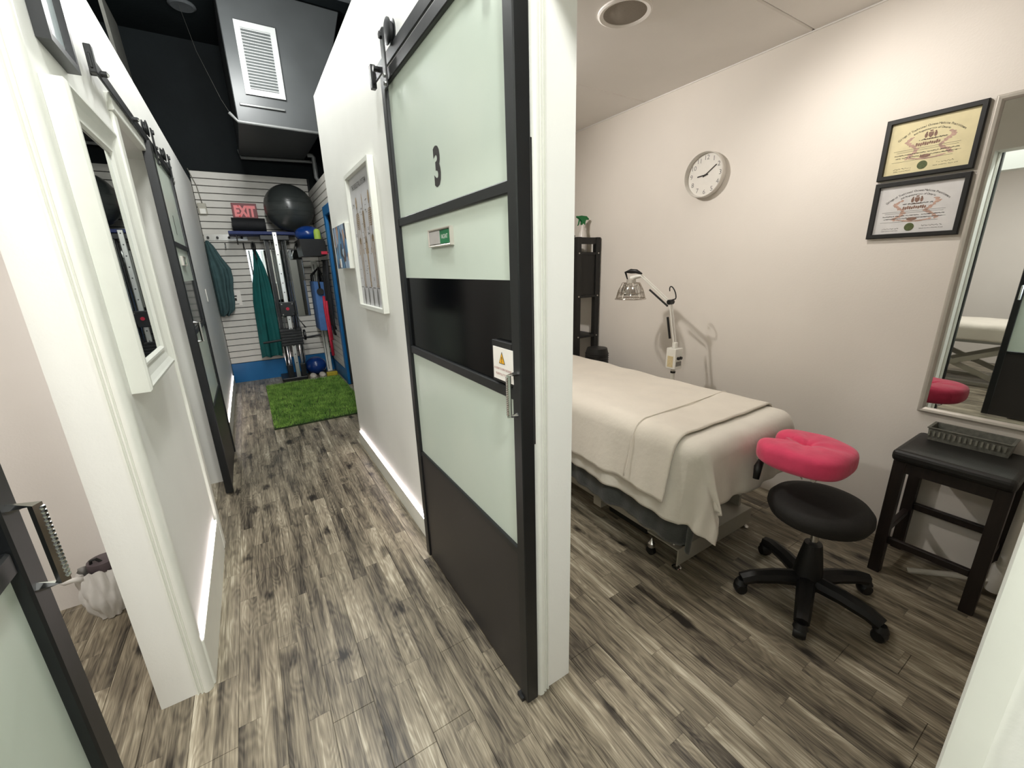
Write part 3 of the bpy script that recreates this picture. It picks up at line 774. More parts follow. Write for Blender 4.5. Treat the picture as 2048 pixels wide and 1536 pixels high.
# face cradle with the pink cover
fc = thing('face_cradle', 'horseshoe headrest in a pink fitted cover at the table end', 'headrest', (1.81, 0.70, 0.55))
def horseshoe(u_, v_):
    """u_ goes round the pad section, v_ along the horseshoe from lobe to lobe (open towards the table)"""
    a = math.radians(104+v_*332)
    m_ = min(v_, 1-v_)
    endf = math.sqrt(max(0.0, 1-(1-min(1.0, m_/0.085))**2)) if m_ < 0.085 else 1.0
    endf = max(endf, 0.05)
    q = 2*PI*u_
    rx, rz = 0.078*(0.30+0.70*endf), 0.050*(0.30+0.70*endf)
    c_, s_ = math.cos(q), math.sin(q)
    pr = 0.089+rx*math.copysign(abs(c_)**0.55, c_)
    sq = 1.0-0.045*math.cos(4*a)
    wr = 0.0018*math.sin(3*q+23*v_)+0.0012*math.sin(44*v_)*(s_ > 0)
    return (1.812+pr*sq*math.cos(a)*0.98, 0.676+pr*sq*math.sin(a)*1.02, 0.634+(rz+wr)*math.copysign(abs(s_)**0.60, s_))
obj('cushion', MB().grid(horseshoe, 32, 96, True), pink_cloth, fc, smooth=True)
# loose cover cloth sagging into the face hole
obj('cover_cloth', MB().grid(lambda a, b: (1.812+(0.06*b)*math.cos(2*PI*a), 0.676+(0.075*b)*math.sin(2*PI*a), 0.662+0.016*b*b+0.004*math.sin(7*2*PI*a+2)*b), 48, 8, True), pink_cloth, fc, smooth=True)
for xx in (1.74, 1.87):
    obj('support_arm', MB().obox((xx, 0.705, 0.580), (0.010, 0, 0), Vector((0, 0.115, 0)), Vector((0, 0, 0.008))), steel, fc)
obj('pivot_bar', MB().cyl((1.72, 0.60, 0.575), (1.89, 0.60, 0.575), 0.009, 12), chrome, fc)
obj('clamp_lever', MB().tube([(1.735, 0.80, 0.575), (1.705, 0.795, 0.555), (1.690, 0.79, 0.505)], [0.012, 0.016, 0.012], 10), black_plastic, fc, smooth=True)

# rolling stool
SXC, SYC = 1.812, 0.588
st = thing('rolling_stool', 'round black padded rolling stool on a five star base under the headrest', 'stool', (SXC, SYC, 0))
obj('seat', MB().lathe([(0.0, 0.388), (0.14, 0.388), (0.165, 0.398), (0.177, 0.425), (0.175, 0.447), (0.158, 0.468), (0.11, 0.482), (0.05, 0.488), (0.0, 0.490)], (SXC-0.018, SYC, 0), 48), mat('black_stool_fabric', (24, 22, 19), 0.75, var=0.2, scale=80, bump=0.1, bscale=260), st, smooth='auto')
obj('gas_lift', MB().cyl((SXC, SYC, 0.27), (SXC, SYC, 0.395), 0.0145, 16), chrome, st, smooth='auto')
obj('column_cover', MB().lathe([(0.056, 0.075), (0.052, 0.13), (0.042, 0.20), (0.032, 0.262), (0.0, 0.262)], (SXC, SYC, 0), 20), black_plastic, st, smooth='auto')
obj('height_lever', MB().tube([(SXC+0.02, SYC-0.02, 0.383), (SXC+0.06, SYC-0.05, 0.375), (SXC+0.085, SYC-0.065, 0.33), (SXC+0.09, SYC-0.07, 0.30)], [0.008, 0.010, 0.018, 0.020], 8), black_plastic, st, smooth=True)
obj('hub', MB().lathe([(0.0, 0.055), (0.05, 0.055), (0.056, 0.075), (0.052, 0.100), (0.0, 0.105)], (SXC, SYC, 0), 20), black_plastic, st, smooth='auto')
for (cx, cy) in ((1.612, 0.742), (1.577, 0.500), (1.800, 0.340), (2.040, 0.450), (1.930, 0.800)):
    d = Vector((cx-SXC, cy-SYC, 0)); d.normalize()
    R_ = 0.262; ex, ey = SXC+d.x*R_, SYC+d.y*R_
    arm = obj('base_arm', MB().tube([(SXC+d.x*0.03, SYC+d.y*0.03, 0.088), (SXC+d.x*0.13, SYC+d.y*0.13, 0.092), (SXC+d.x*0.22, SYC+d.y*0.22, 0.084), (ex, ey, 0.070)], [0.034, 0.031, 0.028, 0.026], 8), black_plastic, st, smooth='auto')
    n_ = Vector((-d.y, d.x, 0))
    obj('caster', MB().tube([Vector((ex, ey, 0.025))-n_*0.021, Vector((ex, ey, 0.025))-n_*0.012, Vector((ex, ey, 0.025))+n_*0.012, Vector((ex, ey, 0.025))+n_*0.021], [0.021, 0.025, 0.025, 0.021], 16), black_plastic, arm, smooth='auto')
    obj('caster_hood', MB().tube([Vector((ex, ey, 0.070)), Vector((ex, ey, 0.048))], [0.016, 0.027], 12), black_plastic, arm, smooth='auto')

# black bench stool with the tray
BX0, BX1, BY0, BY1 = 2.232, 2.555, 0.165, 0.505
bn = thing('bar_stool', 'dark wooden stool with black leather seat under the wall mirror', 'stool', (2.39, 0.335, 0))
obj('seat', B(BX0-0.018, BX1+0.003, BY0-0.004, BY1+0.008, 0.555, 0.606), black_leather, bn, bevel=0.018, seg=3)
for (xx, yy) in ((BX0, BY0), (BX0, BY1-0.042), (BX1-0.042, BY0), (BX1-0.042, BY1-0.042)):
    obj('leg', B(xx, xx+0.042, yy, yy+0.042, 0, 0.556), espresso, bn, bevel=0.003)
obj('apron', B(BX0+0.006, BX0+0.026, BY0+0.042, BY1-0.042, 0.505, 0.556), espresso, bn)
obj('apron', B(BX1-0.026, BX1-0.006, BY0+0.042, BY1-0.042, 0.505, 0.556), espresso, bn)
obj('apron', B(BX0+0.042, BX1-0.042, BY0+0.008, BY0+0.028, 0.505, 0.556), espresso, bn)
obj('apron', B(BX0+0.042, BX1-0.042, BY1-0.028, BY1-0.008, 0.505, 0.556), espresso, bn)
obj('stretcher', B(BX0+0.010, BX0+0.032, BY0+0.042, BY1-0.042, 0.155, 0.185), espresso, bn, bevel=0.003)
obj('stretcher', B(BX1-0.032, BX1-0.010, BY0+0.042, BY1-0.042, 0.225, 0.258), espresso, bn, bevel=0.003)
obj('stretcher', B(BX0+0.042, BX1-0.042, BY1-0.034, BY1-0.012, 0.195, 0.222), espresso, bn, bevel=0.003)
obj('stretcher', B(BX0+0.042, BX1-0.042, BY0+0.012, BY0+0.034, 0.195, 0.222), espresso, bn, bevel=0.003)
tr = thing('woven_tray', 'narrow grey woven tray at the back of the black leather stool', 'tray', (2.505, 0.34, 0.607))
zt = 0.607
obj('tray_body', MB().moulding((2.452, 0.222, zt), XH, YH, ZH, 0.106, 0.245, [(0.004, 0), (0, 0.052), (-0.004, 0.055), (-0.004, 0.058), (0.006, 0.058), (0.010, 0.004)]), tray_mat, tr)
obj('tray_base', B(2.456, 2.554, 0.226, 0.463, zt, zt+0.005), tray_mat, tr)
mb = MB()
for k in range(15):
    yy = 0.235+k*0.016
    mb.box(2.4495, 2.4525, yy, yy+0.006, zt+0.022, zt+0.044)
tag(obj('weave_ribs', mb, mat('pale_weave', (128, 128, 116), 0.5, var=0.2), tr), kind='stuff')

# white pedestal stand behind the stool
ps = thing('pedestal_stand', 'white tubular floor stand with splayed legs behind the black leather stool', 'stand', (2.44, 0.15, 0))
PB = Vector((2.440, 0.150, 0.0))
obj('pole', MB().cyl(PB+Vector((0, 0, 0.07)), PB+Vector((0, -0.006, 0.535)), 0.0165, 20), white_plastic, ps, smooth='auto')
obj('pole_socket', MB().lathe([(0.0, 0.035), (0.026, 0.035), (0.028, 0.05), (0.027, 0.15), (0.020, 0.165), (0.0, 0.165)], PB, 20), white_plastic, ps, smooth='auto')
for (ex, ey) in ((2.338, 0.392), (2.392, 0.055), (2.54, 0.0)):
    d = (Vector((ex, ey, 0))-PB).normalized()
    obj('leg', MB().tube([PB+d*0.02+Vector((0, 0, 0.075)), (PB+Vector((ex, ey, 0)))/2+Vector((0, 0, 0.052)), (ex, ey, 0.014)], 0.0125, 10), white_plastic, ps, smooth='auto')

# mirror on the treatment room wall
t = thing('wall_mirror', 'large mirror in a silver white frame above the black leather stool', 'mirror', (2.566, 0.10, 0.70))
obj('frame', MB().moulding((2.5655, 0.540, 0.700), -YH, ZH, -XH, 0.95, 1.275, [(0, 0), (0, 0.016), (0.006, 0.020), (0.016, 0.018), (0.024, 0.010), (0.024, 0)]), silver, t, bevel=0.001, seg=1)
obj('mirror_pane', B(2.5575, 2.5640, -0.395, 0.520, 0.72, 1.955), mirror_glass, t)

# wall clock at nine minutes past nine
ck = thing('wall_clock', 'round white wall clock with thin grey numerals', 'clock', (2.566, 1.747, 1.78))
cy, cz = 1.747, 1.914
obj('case', MB().lathe([(0.0, 0.0), (-0.0, 0.0)], (2.566, cy, cz), 4, 'x').lathe([(0.122, 0.0), (0.131, -0.012), (0.131, -0.046), (0.128, -0.049), (0.125, -0.044), (0.122, -0.018), (0.0, -0.018)], (2.566, cy, cz), 56, 'x'), mat('clock_white_rim', (226, 222, 214), 0.35, var=0.03), ck, smooth='auto')
obj('dial', MB().tube([(2.5478, cy, cz), (2.5468, cy, cz)], 0.1215, 48), mat('clock_dial', (230, 226, 218), 0.5, var=0.02), ck)
mb = MB()
for k in range(1, 13):
    a = 2*PI*k/12
    text_mb(str(k), 0.038, (2.5464, cy-0.098*math.sin(a), cz+0.098*math.cos(a)), -YH, ZH, mb=mb)
obj('numerals', mb, grey_ink, ck)
def hand(n, ang, ln, w):
    d = Vector((0, -math.sin(ang), math.cos(ang))); nn = Vector((0, d.z, -d.y))
    obj(n, MB().obox(Vector((2.5435, cy, cz))+d*(ln/2-0.012), (0.0008, 0, 0), nn*w, d*(ln/2+0.006)), ink, ck)
hand('hour_hand', 2*PI*(8.85/12), 0.060, 0.0030)
hand('minute_hand', 2*PI*(9.3/60), 0.092, 0.0024)
obj('hand_pin', MB().tube([(2.5468, cy, cz), (2.5415, cy, cz)], 0.005, 12), ink, ck)

# framed certificates
def certificate(label, y0, z0, w, h, pap, crest_seed):
    """y0: far (left) edge; the sheet reads from larger y to smaller y"""
    t = thing('certificate', label, 'certificate', (2.566, y0-w/2, z0), 'framed certificates')
    obj('frame', MB().moulding((2.5655, y0, z0), -YH, ZH, -XH, w, h, [(0, 0), (0, 0.016), (0.003, 0.018), (0.017, 0.018), (0.019, 0.010), (0.019, 0)]), black_wood, t)
    obj('paper_sheet', B(2.5595, 2.5625, y0-w+0.018, y0-0.018, z0+0.018, z0+h-0.018), pap, t)
    px = 2.5591; iw, ih = w-0.038, h-0.038
    def P(a, b, lift=0.0): return Vector((px-lift, y0-0.019-a*iw, z0+0.019+b*ih))
    rr = random.Random(crest_seed)
    m = MB()
    for (s_, R_, cz_, sz) in (('College of Traditional Chinese Medicine Practitioners', 0.150, 0.245, 0.0118), ('and Acupuncturists of Ontario', 0.136, 0.260, 0.0110)):
        tot = len(s_)*sz*0.37
        cc = P(0.5, 0.86)-ZH*R_ if 'College' in s_ else P(0.5, 0.79)-ZH*R_
        for k, ch in enumerate(s_):
            a = ((k+0.5)/len(s_)-0.5)*tot/R_
            uu = (-YH)*math.cos(a)-ZH*math.sin(a); vv = ZH*math.cos(a)+(-YH)*math.sin(a)
            if ch != ' ':
                text_mb(ch, sz, cc+vv*R_, uu, vv, mb=m)
    obj('arched_lettering', m, ink, t)
    m = MB()                       # crest: shield, supporters, ribbon
    c0 = P(0.5, 0.665)
    m.add([c0+(-YH)*a+ZH*b for a, b in ((-0.008, 0.012), (0.008, 0.012), (0.008, -0.001), (0, -0.010), (-0.008, -0.001))], [(0, 1, 2, 3, 4)])
    for s in (-1, 1):
        disc2(m, c0+(-YH)*(0.015*s)+ZH*0.002, -YH, ZH, 0.005, 0.010, 9)
        disc2(m, c0+(-YH)*(0.014*s)+ZH*0.013, -YH, ZH, 0.003, 0.003, 7)
    disc2(m, c0+ZH*0.017, -YH, ZH, 0.006, 0.003, 8)
    quad2(m, c0, -YH, ZH, -0.018, 0.018, -0.015, -0.012)
    obj('crest', m, brown_ink, t)
    m = MB()                       # faint figure wash behind the lettering
    for k in range(64):
        sd = -1 if k % 2 else 1; q = (k//2)/31.0
        a = 0.5+sd*(0.20+0.06*math.sin(7.5*q+(0.6 if sd > 0 else 0))+rr.uniform(-0.02, 0.02)); b = 0.68-0.40*q
        disc2(m, P(a, b, -0.00035+k*0.000004), -YH, ZH, rr.uniform(0.004, 0.009), rr.uniform(0.002, 0.005), 7, rr.random())
    for k in range(16):
        a = 0.30+0.40*k/15
        disc2(m, P(a, 0.27+0.03*math.sin(9*a), -0.00035+0.0003+k*0.000002), -YH, ZH, rr.uniform(0.004, 0.008), rr.uniform(0.002, 0.004), 7, rr.random())
    tag(obj('faint_figures', m, rose_ink, t), kind='stuff')
    m = MB()
    disc2(m, P(0.48, 0.29, 0.0001), -YH, ZH, 0.018, 0.007, 14)
    obj('drum_print', m, brown_ink, t)
    m = MB()                       # handwriting and ruled lines, too small to read
    def scribble(a0, a1, b, amp, th, step=0.0035):
        n = int((a1-a0)*iw/step); ph = rr.random()*9
        for k in range(n):
            if rr.random() < 0.10: continue
            a = a0+(a1-a0)*k/n; dz = amp*math.sin(k*1.9+ph)
            quad2(m, P(a, b)+ZH*dz, -YH, ZH, 0, step*0.8, 0, th*(0.6+0.8*rr.random()))
    for (a0, a1, b) in ((0.08, 0.86, 0.455), (0.12, 0.84, 0.42), (0.08, 0.80, 0.24), (0.62, 0.88, 0.31)):
        quad2(m, P(a0, b), -YH, ZH, 0, (a1-a0)*iw, 0, 0.0009)
    scribble(0.33, 0.70, 0.595, 0.0008, 0.0034); scribble(0.10, 0.86, 0.36, 0.0006, 0.0026); scribble(0.12, 0.84, 0.305, 0.0006, 0.0026)
    scribble(0.12, 0.34, 0.10, 0.0016, 0.0016); scribble(0.62, 0.86, 0.13, 0.0018, 0.0016)
    scribble(0.10, 0.34, 0.055, 0.0004, 0.0014); scribble(0.60, 0.88, 0.075, 0.0004, 0.0014)
    obj('small_lettering', m, ink, t)
    m = MB()
    ph = rr.random()*5
    for k in range(11):
        a = 0.35+0.29*k/11
        disc2(m, P(a, 0.525)+ZH*0.0015*math.sin(k*2.1+ph), -YH+ZH*0.25, ZH, 0.0035, 0.0055+0.003*rr.random(), 7)
    obj('script_lettering', m, brown_ink, t)
    obj('seal', MB().tube([P(0.47, 0.125), P(0.47, 0.125)-XH*0.0006], 0.0165, 24), seal_green, t)
certificate('upper certificate on yellowed paper in a black frame', 0.866, 1.727, 0.310, 0.246, cream_paper, 3)
certificate('lower certificate on pale paper in a black frame', 0.864, 1.476, 0.310, 0.240, pale_paper, 8)

# heat lamp on a stand behind the table
LX, LY = 2.30, 1.685
lp = thing('heat_lamp', 'white jointed heat lamp with wire guarded head behind the table', 'lamp', (LX, LY, 0))
obj('stand_pole', MB().cyl((LX, LY, 0.07), (LX, LY, 0.715), 0.0135, 14), white_plastic, lp, smooth='auto')
obj('pole_clamp', MB().cyl((LX, LY, 0.690), (LX, LY, 0.703), 0.016, 14), black_plastic, lp, smooth='auto')
for k in range(4):
    a = 0.7+k*PI/2
    ft = obj('foot_arm', MB().tube([(LX, LY, 0.075), (LX+0.19*math.cos(a), LY+0.19*math.sin(a), 0.055)], 0.013, 8), white_plastic, lp)
    obj('caster', MB().cyl((LX+0.19*math.cos(a)-0.008, LY+0.19*math.sin(a), 0.021), (LX+0.19*math.cos(a)+0.008, LY+0.19*math.sin(a), 0.021), 0.021, 12), black_plastic, ft)
bxo = obj('control_box', B(LX-0.036, LX+0.036, LY-0.036, LY+0.036, 0.722, 0.858), white_plastic, lp, bevel=0.004)
obj('rating_label', B(LX-0.0375, LX-0.0358, LY-0.020, LY+0.022, 0.735, 0.808), mat('tan_label', (206, 190, 150), 0.5, var=0.1, scale=90), bxo)
obj('rating_label', B(LX-0.026, LX+0.026, LY-0.0375, LY-0.0358, 0.742, 0.772), mat('grey_label', (132, 130, 124), 0.5, var=0.2, scale=150), bxo)
for dx in (-0.011, 0.013):
    obj('dial_knob', MB().cyl((LX+dx, LY-0.036, 0.795), (LX+dx, LY-0.048, 0.795), 0.010, 14), black_plastic, bxo)
obj('socket', B(LX-0.013, LX+0.013, LY-0.013, LY+0.013, 0.858, 0.895), white_plastic, lp, bevel=0.003)
E0, E1 = Vector((LX, LY+0.005, 0.895)), Vector((LX-0.005, LY+0.055, 1.150))
E2 = Vector((LX-0.06, LY+0.255, 1.315))
ax = Vector((1, 0, 0))
for s in (-1, 1):
    obj('lower_arm', MB().tube([E0+ax*(0.011*s), E1+ax*(0.011*s)], 0.0048, 8), white_plastic, lp)
    obj('upper_arm', MB().tube([E1+ax*(0.011*s)+Vector((0, 0.01, 0.0)), E2+ax*(0.011*s)], 0.0048, 8), white_plastic, lp)
obj('spring', MB().tube([E0+Vector((-0.006, 0.034, 0.02)), E0+(E1-E0)*0.62+Vector((-0.006, 0.030, 0))], 0.0075, 8), black_plastic, lp)
obj('spring', MB().tube([E1+Vector((0.0, 0.02, -0.028)), E1+(E2-E1)*0.66+Vector((0, 0.012, -0.034))], 0.0065, 8), black_plastic, lp)
obj('elbow_joint', MB().cyl(E1-ax*0.020, E1+ax*0.020, 0.016, 12), black_plastic, lp)
pts = [E1+Vector((0, 0.0, 0.01))]
for k in range(1, 12):
    a = -0.6+k/11*4.4
    pts.append(E1+Vector((-0.004, -0.014-0.026*math.cos(a-0.2), 0.058+0.040*math.sin(a-0.9))))
obj('power_cable', MB().tube(pts, 0.0038, 8), black_plastic, lp, smooth=True)
HC = Vector((LX-0.080, LY+0.325, 1.222))
obj('head_bracket', MB().tube([E2, E2+Vector((-0.01, 0.035, -0.006)), HC+Vector((0, 0.0, 0.075))], [0.010, 0.014, 0.018], 10), white_plastic, lp, smooth='auto')
obj('head_socket', MB().lathe([(0.034, 0.040), (0.030, 0.068), (0.016, 0.074), (0.0, 0.076)], HC, 18), silver, lp, smooth='auto')
obj('head_cable', MB().tube([E2+Vector((0, 0.0, 0.012)), E2+Vector((-0.006, 0.04, 0.028)), E2+Vector((-0.012, 0.085, 0.030)), E2+Vector((-0.02, 0.125, 0.022)), HC+Vector((0.0, 0.035, 0.07))], [0.006, 0.014, 0.016, 0.009, 0.004], 8), black_plastic, lp, smooth=True)
obj('reflector', MB().lathe([(0.030, 0.045), (0.046, 0.030), (0.062, 0.0), (0.068, -0.035), (0.066, -0.035), (0.058, 0.0), (0.028, 0.042)], HC, 28), chrome, lp, smooth='auto')
obj('heat_plate', MB().cyl(HC+Vector((0, 0, -0.030)), HC+Vector((0, 0, -0.022)), 0.058, 24), mat('dark_heat_plate', (52, 46, 42), 0.6, var=0.2), lp)
gd = MB()
for k in range(40):
    a = 2*PI*k/40
    gd.tube([HC+Vector((0.058*math.cos(a), 0.058*math.sin(a), 0.046)), HC+Vector((0.082*math.cos(a), 0.082*math.sin(a), 0.0)), HC+Vector((0.096*math.cos(a), 0.096*math.sin(a), -0.052))], 0.0013, 5)
tag(obj('guard_wires', gd, glass_lamp, lp), kind='stuff')
for r_, z_ in ((0.058, 0.046), (0.088, -0.018), (0.097, -0.055), (0.103, -0.060)):
    obj('guard_ring', MB().tube([HC+Vector((r_*math.cos(2*PI*k/32), r_*math.sin(2*PI*k/32), z_)) for k in range(32)], 0.0022, 6, closed=True), glass_lamp, lp, smooth=True)

# tall black shelf in the far corner
SX0, SX1, SY0, SY1 = 2.300, 2.552, 2.66, 3.20
sh = thing('tall_shelf', 'tall narrow black shelf unit in the far corner of the room', 'shelf', (2.43, 2.93, 0))
for (xx, yy) in ((SX0, SY0), (SX1-0.045, SY0), (SX0, SY1-0.045), (SX1-0.045, SY1-0.045)):
    obj('post', B(xx, xx+0.045, yy, yy+0.045, 0, 1.61), black_wood, sh, bevel=0.002, seg=1)
for yy in (SY0, SY1-0.03):
    obj('side_rail', B(SX0+0.045, SX1-0.045, yy+0.006, yy+0.030, 1.557, 1.608), black_wood, sh)
for z in (0.10, 0.46, 0.80, 1.14, 1.485):
    s_ = obj('shelf_board', B(SX0+0.002, SX1-0.002, SY0+0.004, SY1-0.004, z-0.012, z+0.008), black_wood, sh, bevel=0.002, seg=1)
    for xx in (SX0+0.022, SX1-0.022):
        obj('bolt_head', MB().cyl((xx, SY0+0.001, z), (xx, SY0-0.003, z), 0.006, 10), silver, s_)
obj('side_panel', B(SX0+0.045, SX1-0.045, SY0+0.012, SY0+0.018, 1.15, 1.475), black_wood, sh)
obj('top_rail', B(SX0+0.004, SX0+0.022, SY0+0.045, SY1-0.045, 1.557, 1.608), black_wood, sh)
tag(obj('storage_box', B(SX0+0.03, SX1-0.03, SY0+0.22, SY0+0.38, 1.494, 1.56), mat('pale_green_box', (150, 170, 120), 0.6, var=0.2, scale=30), bevel=0.004), 'small pale green box in the top bay of the black shelf', 'box')
tag(obj('paper_pack', B(SX0+0.008, SX0+0.040, SY0+0.055, SY0+0.135, 1.494, 1.535), paper, bevel=0.003), 'white paper pack in the top bay of the black shelf', 'pack')
tag(obj('storage_bin', B(SX0+0.02, SX1-0.02, SY0+0.06, SY1-0.06, 1.149, 1.40), black_foam, bevel=0.012), 'black fabric bin on the second bay of the black shelf', 'bin')
spb = thing('spray_bottle', 'white spray bottle with a green trigger head on the black shelf', 'bottle', (2.475, 2.80, 1.494))
zb = 1.494
obj('bottle', MB().lathe([(0.0, 0), (0.036, 0), (0.040, 0.01), (0.040, 0.11), (0.034, 0.15), (0.019, 0.185), (0.014, 0.222), (0.014, 0.230), (0, 0.23)], (2.475, 2.80, zb), 22), clear_plastic, spb, smooth='auto')
tg = obj('trigger_head', MB().prism([(-0.052, 0.275), (-0.050, 0.290), (-0.02, 0.294), (0.03, 0.290), (0.052, 0.270), (0.050, 0.262), (0.028, 0.264), (0.018, 0.245), (0.018, 0.222), (-0.018, 0.222), (-0.018, 0.248), (-0.03, 0.262)],
    (2.475, 2.788, zb), (0.985*1, -0.17, 0), ZH, (0.17, 0.985, 0), 0.024), green_plastic, spb, bevel=0.002)
obj('trigger_lever', MB().tube([(2.442, 2.805, zb+0.264), (2.438, 2.805, zb+0.245), (2.432, 2.805, zb+0.225), (2.424, 2.805, zb+0.216)], [0.006, 0.006, 0.005, 0.004], 8), green_plastic, tg)
obj('nozzle', MB().tube([(2.426, 2.808, zb+0.283), (2.414, 2.810, zb+0.284)], 0.008, 10), green_plastic, tg)
tag(obj('soap_pump', MB().lathe([(0.0, 0), (0.03, 0), (0.03, 0.085), (0.012, 0.10), (0.012, 0.125), (0.03, 0.128), (0.03, 0.14), (0, 0.14)], (2.385, 2.835, zb), 16), black_plastic, smooth='auto'), 'small black pump bottle left of the spray bottle', 'bottle')
af = thing('upright_heater', 'black ribbed upright heater standing behind the massage table', 'heater', (2.315, 2.42, 0))
obj('body', MB().lathe([(0.0, 0), (0.085, 0), (0.092, 0.02), (0.090, 0.71), (0.080, 0.748), (0.0, 0.758)], (2.315, 2.42, 0), 26), black_plastic, af, smooth='auto')
for k in range(9):
    obj('rib', MB().tube([(2.315+0.0915*math.cos(2*PI*q/24), 2.42+0.0915*math.sin(2*PI*q/24), 0.56+k*0.018) for q in range(24)], 0.0035, 5, closed=True), black_plastic, af)

# round ceiling speaker
sp = thing('ceiling_speaker', 'round grey ceiling speaker with a white rim', 'speaker', (1.625, 1.585, 2.468))
obj('rim', MB().lathe([(0.118, 0.0), (0.118, -0.006), (0.110, -0.010), (0.095, -0.006), (0.092, 0.0)], (1.625, 1.585, 2.468), 48), ceil_paint, sp, smooth='auto')
obj('grille_cloth', MB().lathe([(0.0, -0.008), (0.06, -0.007), (0.094, -0.004), (0.094, 0.0)], (1.625, 1.585, 2.468), 40), speaker_mesh, sp, smooth='auto')

# ================================================================== far end of the hall
# grass mat
gm = thing('grass_mat', 'artificial grass mat on the floor at the far end of the hall', 'mat', (0.43, 5.05, 0))
obj('mat_base', B(0.0, 0.885, 4.20, 5.98, 0.0, 0.012), mat('grass_backing', (36, 52, 20), 0.9, var=0.3, scale=60), gm)
rr = random.Random(2); vs = []; fs = []
for k in range(26000):
    x0, y0 = rr.uniform(0.002, 0.883), rr.uniform(4.203, 5.977); a = rr.uniform(0, 6.283); h = rr.uniform(0.016, 0.030)
    w = 0.0022; dx, dy = math.cos(a)*w, math.sin(a)*w; lx, ly = rr.gauss(0, 0.008), rr.gauss(0, 0.008); i = len(vs)
    vs += [(x0-dx, y0-dy, 0.011), (x0+dx, y0+dy, 0.011), (min(max(x0+lx, 0), .885), min(max(y0+ly, 4.2), 5.98), 0.011+h)]; fs.append((i, i+1, i+2))
tag(obj('grass_blades', MB().add(vs, fs), mat('grass_green', (150, 190, 84), 0.7, var=0.0, scale=9, rgb2=(84, 130, 46), detail=6), gm, fix=False), kind='stuff')

# cable tower machine
GX, GY = 0.405, 6.16
gy = thing('cable_tower', 'black and chrome cable exercise tower standing against the slat wall', 'exercise machine', (GX, GY, 0))
obj('base_plate', B(GX-0.20, GX+0.105, GY-0.07, GY+0.28, 0.0, 0.05), black_metal, gy, bevel=0.01)
up = obj('upright', B(GX-0.024, GX+0.024, GY-0.05, GY-0.006, 0.03, 1.885), mat('brushed_upright', (206, 206, 200), 0.28, 0.85, var=0.08, scale=6, stretch=(8, 8, 0.6)), gy, bevel=0.004)
for k in range(15):
    z = 0.24+k*0.115
    if not 0.86 < z < 1.06:
        obj('pin_hole', MB().cyl((GX, GY-0.0495, z), (GX, GY-0.0515, z), 0.007, 10), black_plastic, up)
for dx in (-0.095, 0.090):
    obj('rear_column', B(GX+dx-0.022, GX+dx+0.022, GY+0.10, GY+0.14, 0.05, 1.80), black_metal, gy)
for dx in (-0.120, -0.055, 0.055, 0.085, 0.115):
    obj('guide_rod', MB().cyl((GX+dx, GY+0.04, 0.20), (GX+dx, GY+0.04, 1.80), 0.006, 8), chrome, gy)
for dx in (-0.082, 0.068):
    obj('guide_tube', MB().cyl((GX+dx, GY-0.03, 0.20), (GX+dx, GY-0.03, 0.50), 0.012, 12), chrome, gy)
    obj('rod_socket', B(GX+dx-0.03, GX+dx+0.03, GY-0.06, GY, 0.05, 0.22), black_metal, gy, bevel=0.006)
obj('top_plate', B(GX-0.16, GX+0.16, GY-0.005, GY+0.16, 1.795, 1.852), black_metal, gy, bevel=0.006)
cg = obj('carriage', B(GX-0.085, GX+0.085, GY-0.085, GY-0.0, 0.86, 1.04), black_metal, gy, bevel=0.008)
obj('carriage_knob', MB().cyl((GX, GY-0.085, 0.955), (GX, GY-0.10, 0.955), 0.020, 16), red_band, cg)
for dx in (-0.06, 0.06):
    for zz in (0.885, 1.015):
        obj('carriage_bolt', MB().cyl((GX+dx, GY-0.085, zz), (GX+dx, GY-0.090, zz), 0.008, 8), chrome, cg)
for k in range(6):
    obj('weight_plate', B(GX-0.135, GX+0.12, GY-0.10, GY+0.03, 0.48+k*0.036, 0.513+k*0.036), black_metal, gy, bevel=0.004)
obj('handle_bar', MB().cyl((GX-0.34, GY-0.06, 0.545), (GX-0.13, GY-0.06, 0.56), 0.014, 10), black_plastic, gy)
obj('handle_bar', MB().cyl((GX+0.12, GY-0.06, 0.56), (GX+0.34, GY-0.06, 0.58), 0.014, 10), black_plastic, gy)
obj('pulley', MB().lathe([(0.0, -0.012), (0.07, -0.012), (0.07, 0.012), (0.0, 0.012)], (GX+0.15, GY-0.05, 0.60), 20, 'x'), black_plastic, gy)
obj('triangle_handle', MB().tube([(GX+0.06, GY-0.10, 0.90), (GX+0.17, GY-0.10, 0.70), (GX+0.05, GY-0.10, 0.68)], 0.011, 8, closed=True), black_plastic, gy)

# wall mirror behind the tower
t = thing('wall_mirror', 'frameless chrome edged mirror on the slat wall behind the exercise tower', 'mirror', (0.395, BW-0.02, 0.82))
obj('mirror_pane', B(0.085, 0.705, BW-0.026, BW-0.020, 0.82, 1.69), mirror_glass, t)
obj('edge_trim', MB().moulding((0.08, BW-0.0185, 0.815), XH, ZH, -YH, 0.63, 0.88, [(0, 0), (0, 0.010), (0.008, 0.010), (0.008, 0.008), (0.008, 0)]), chrome, t)

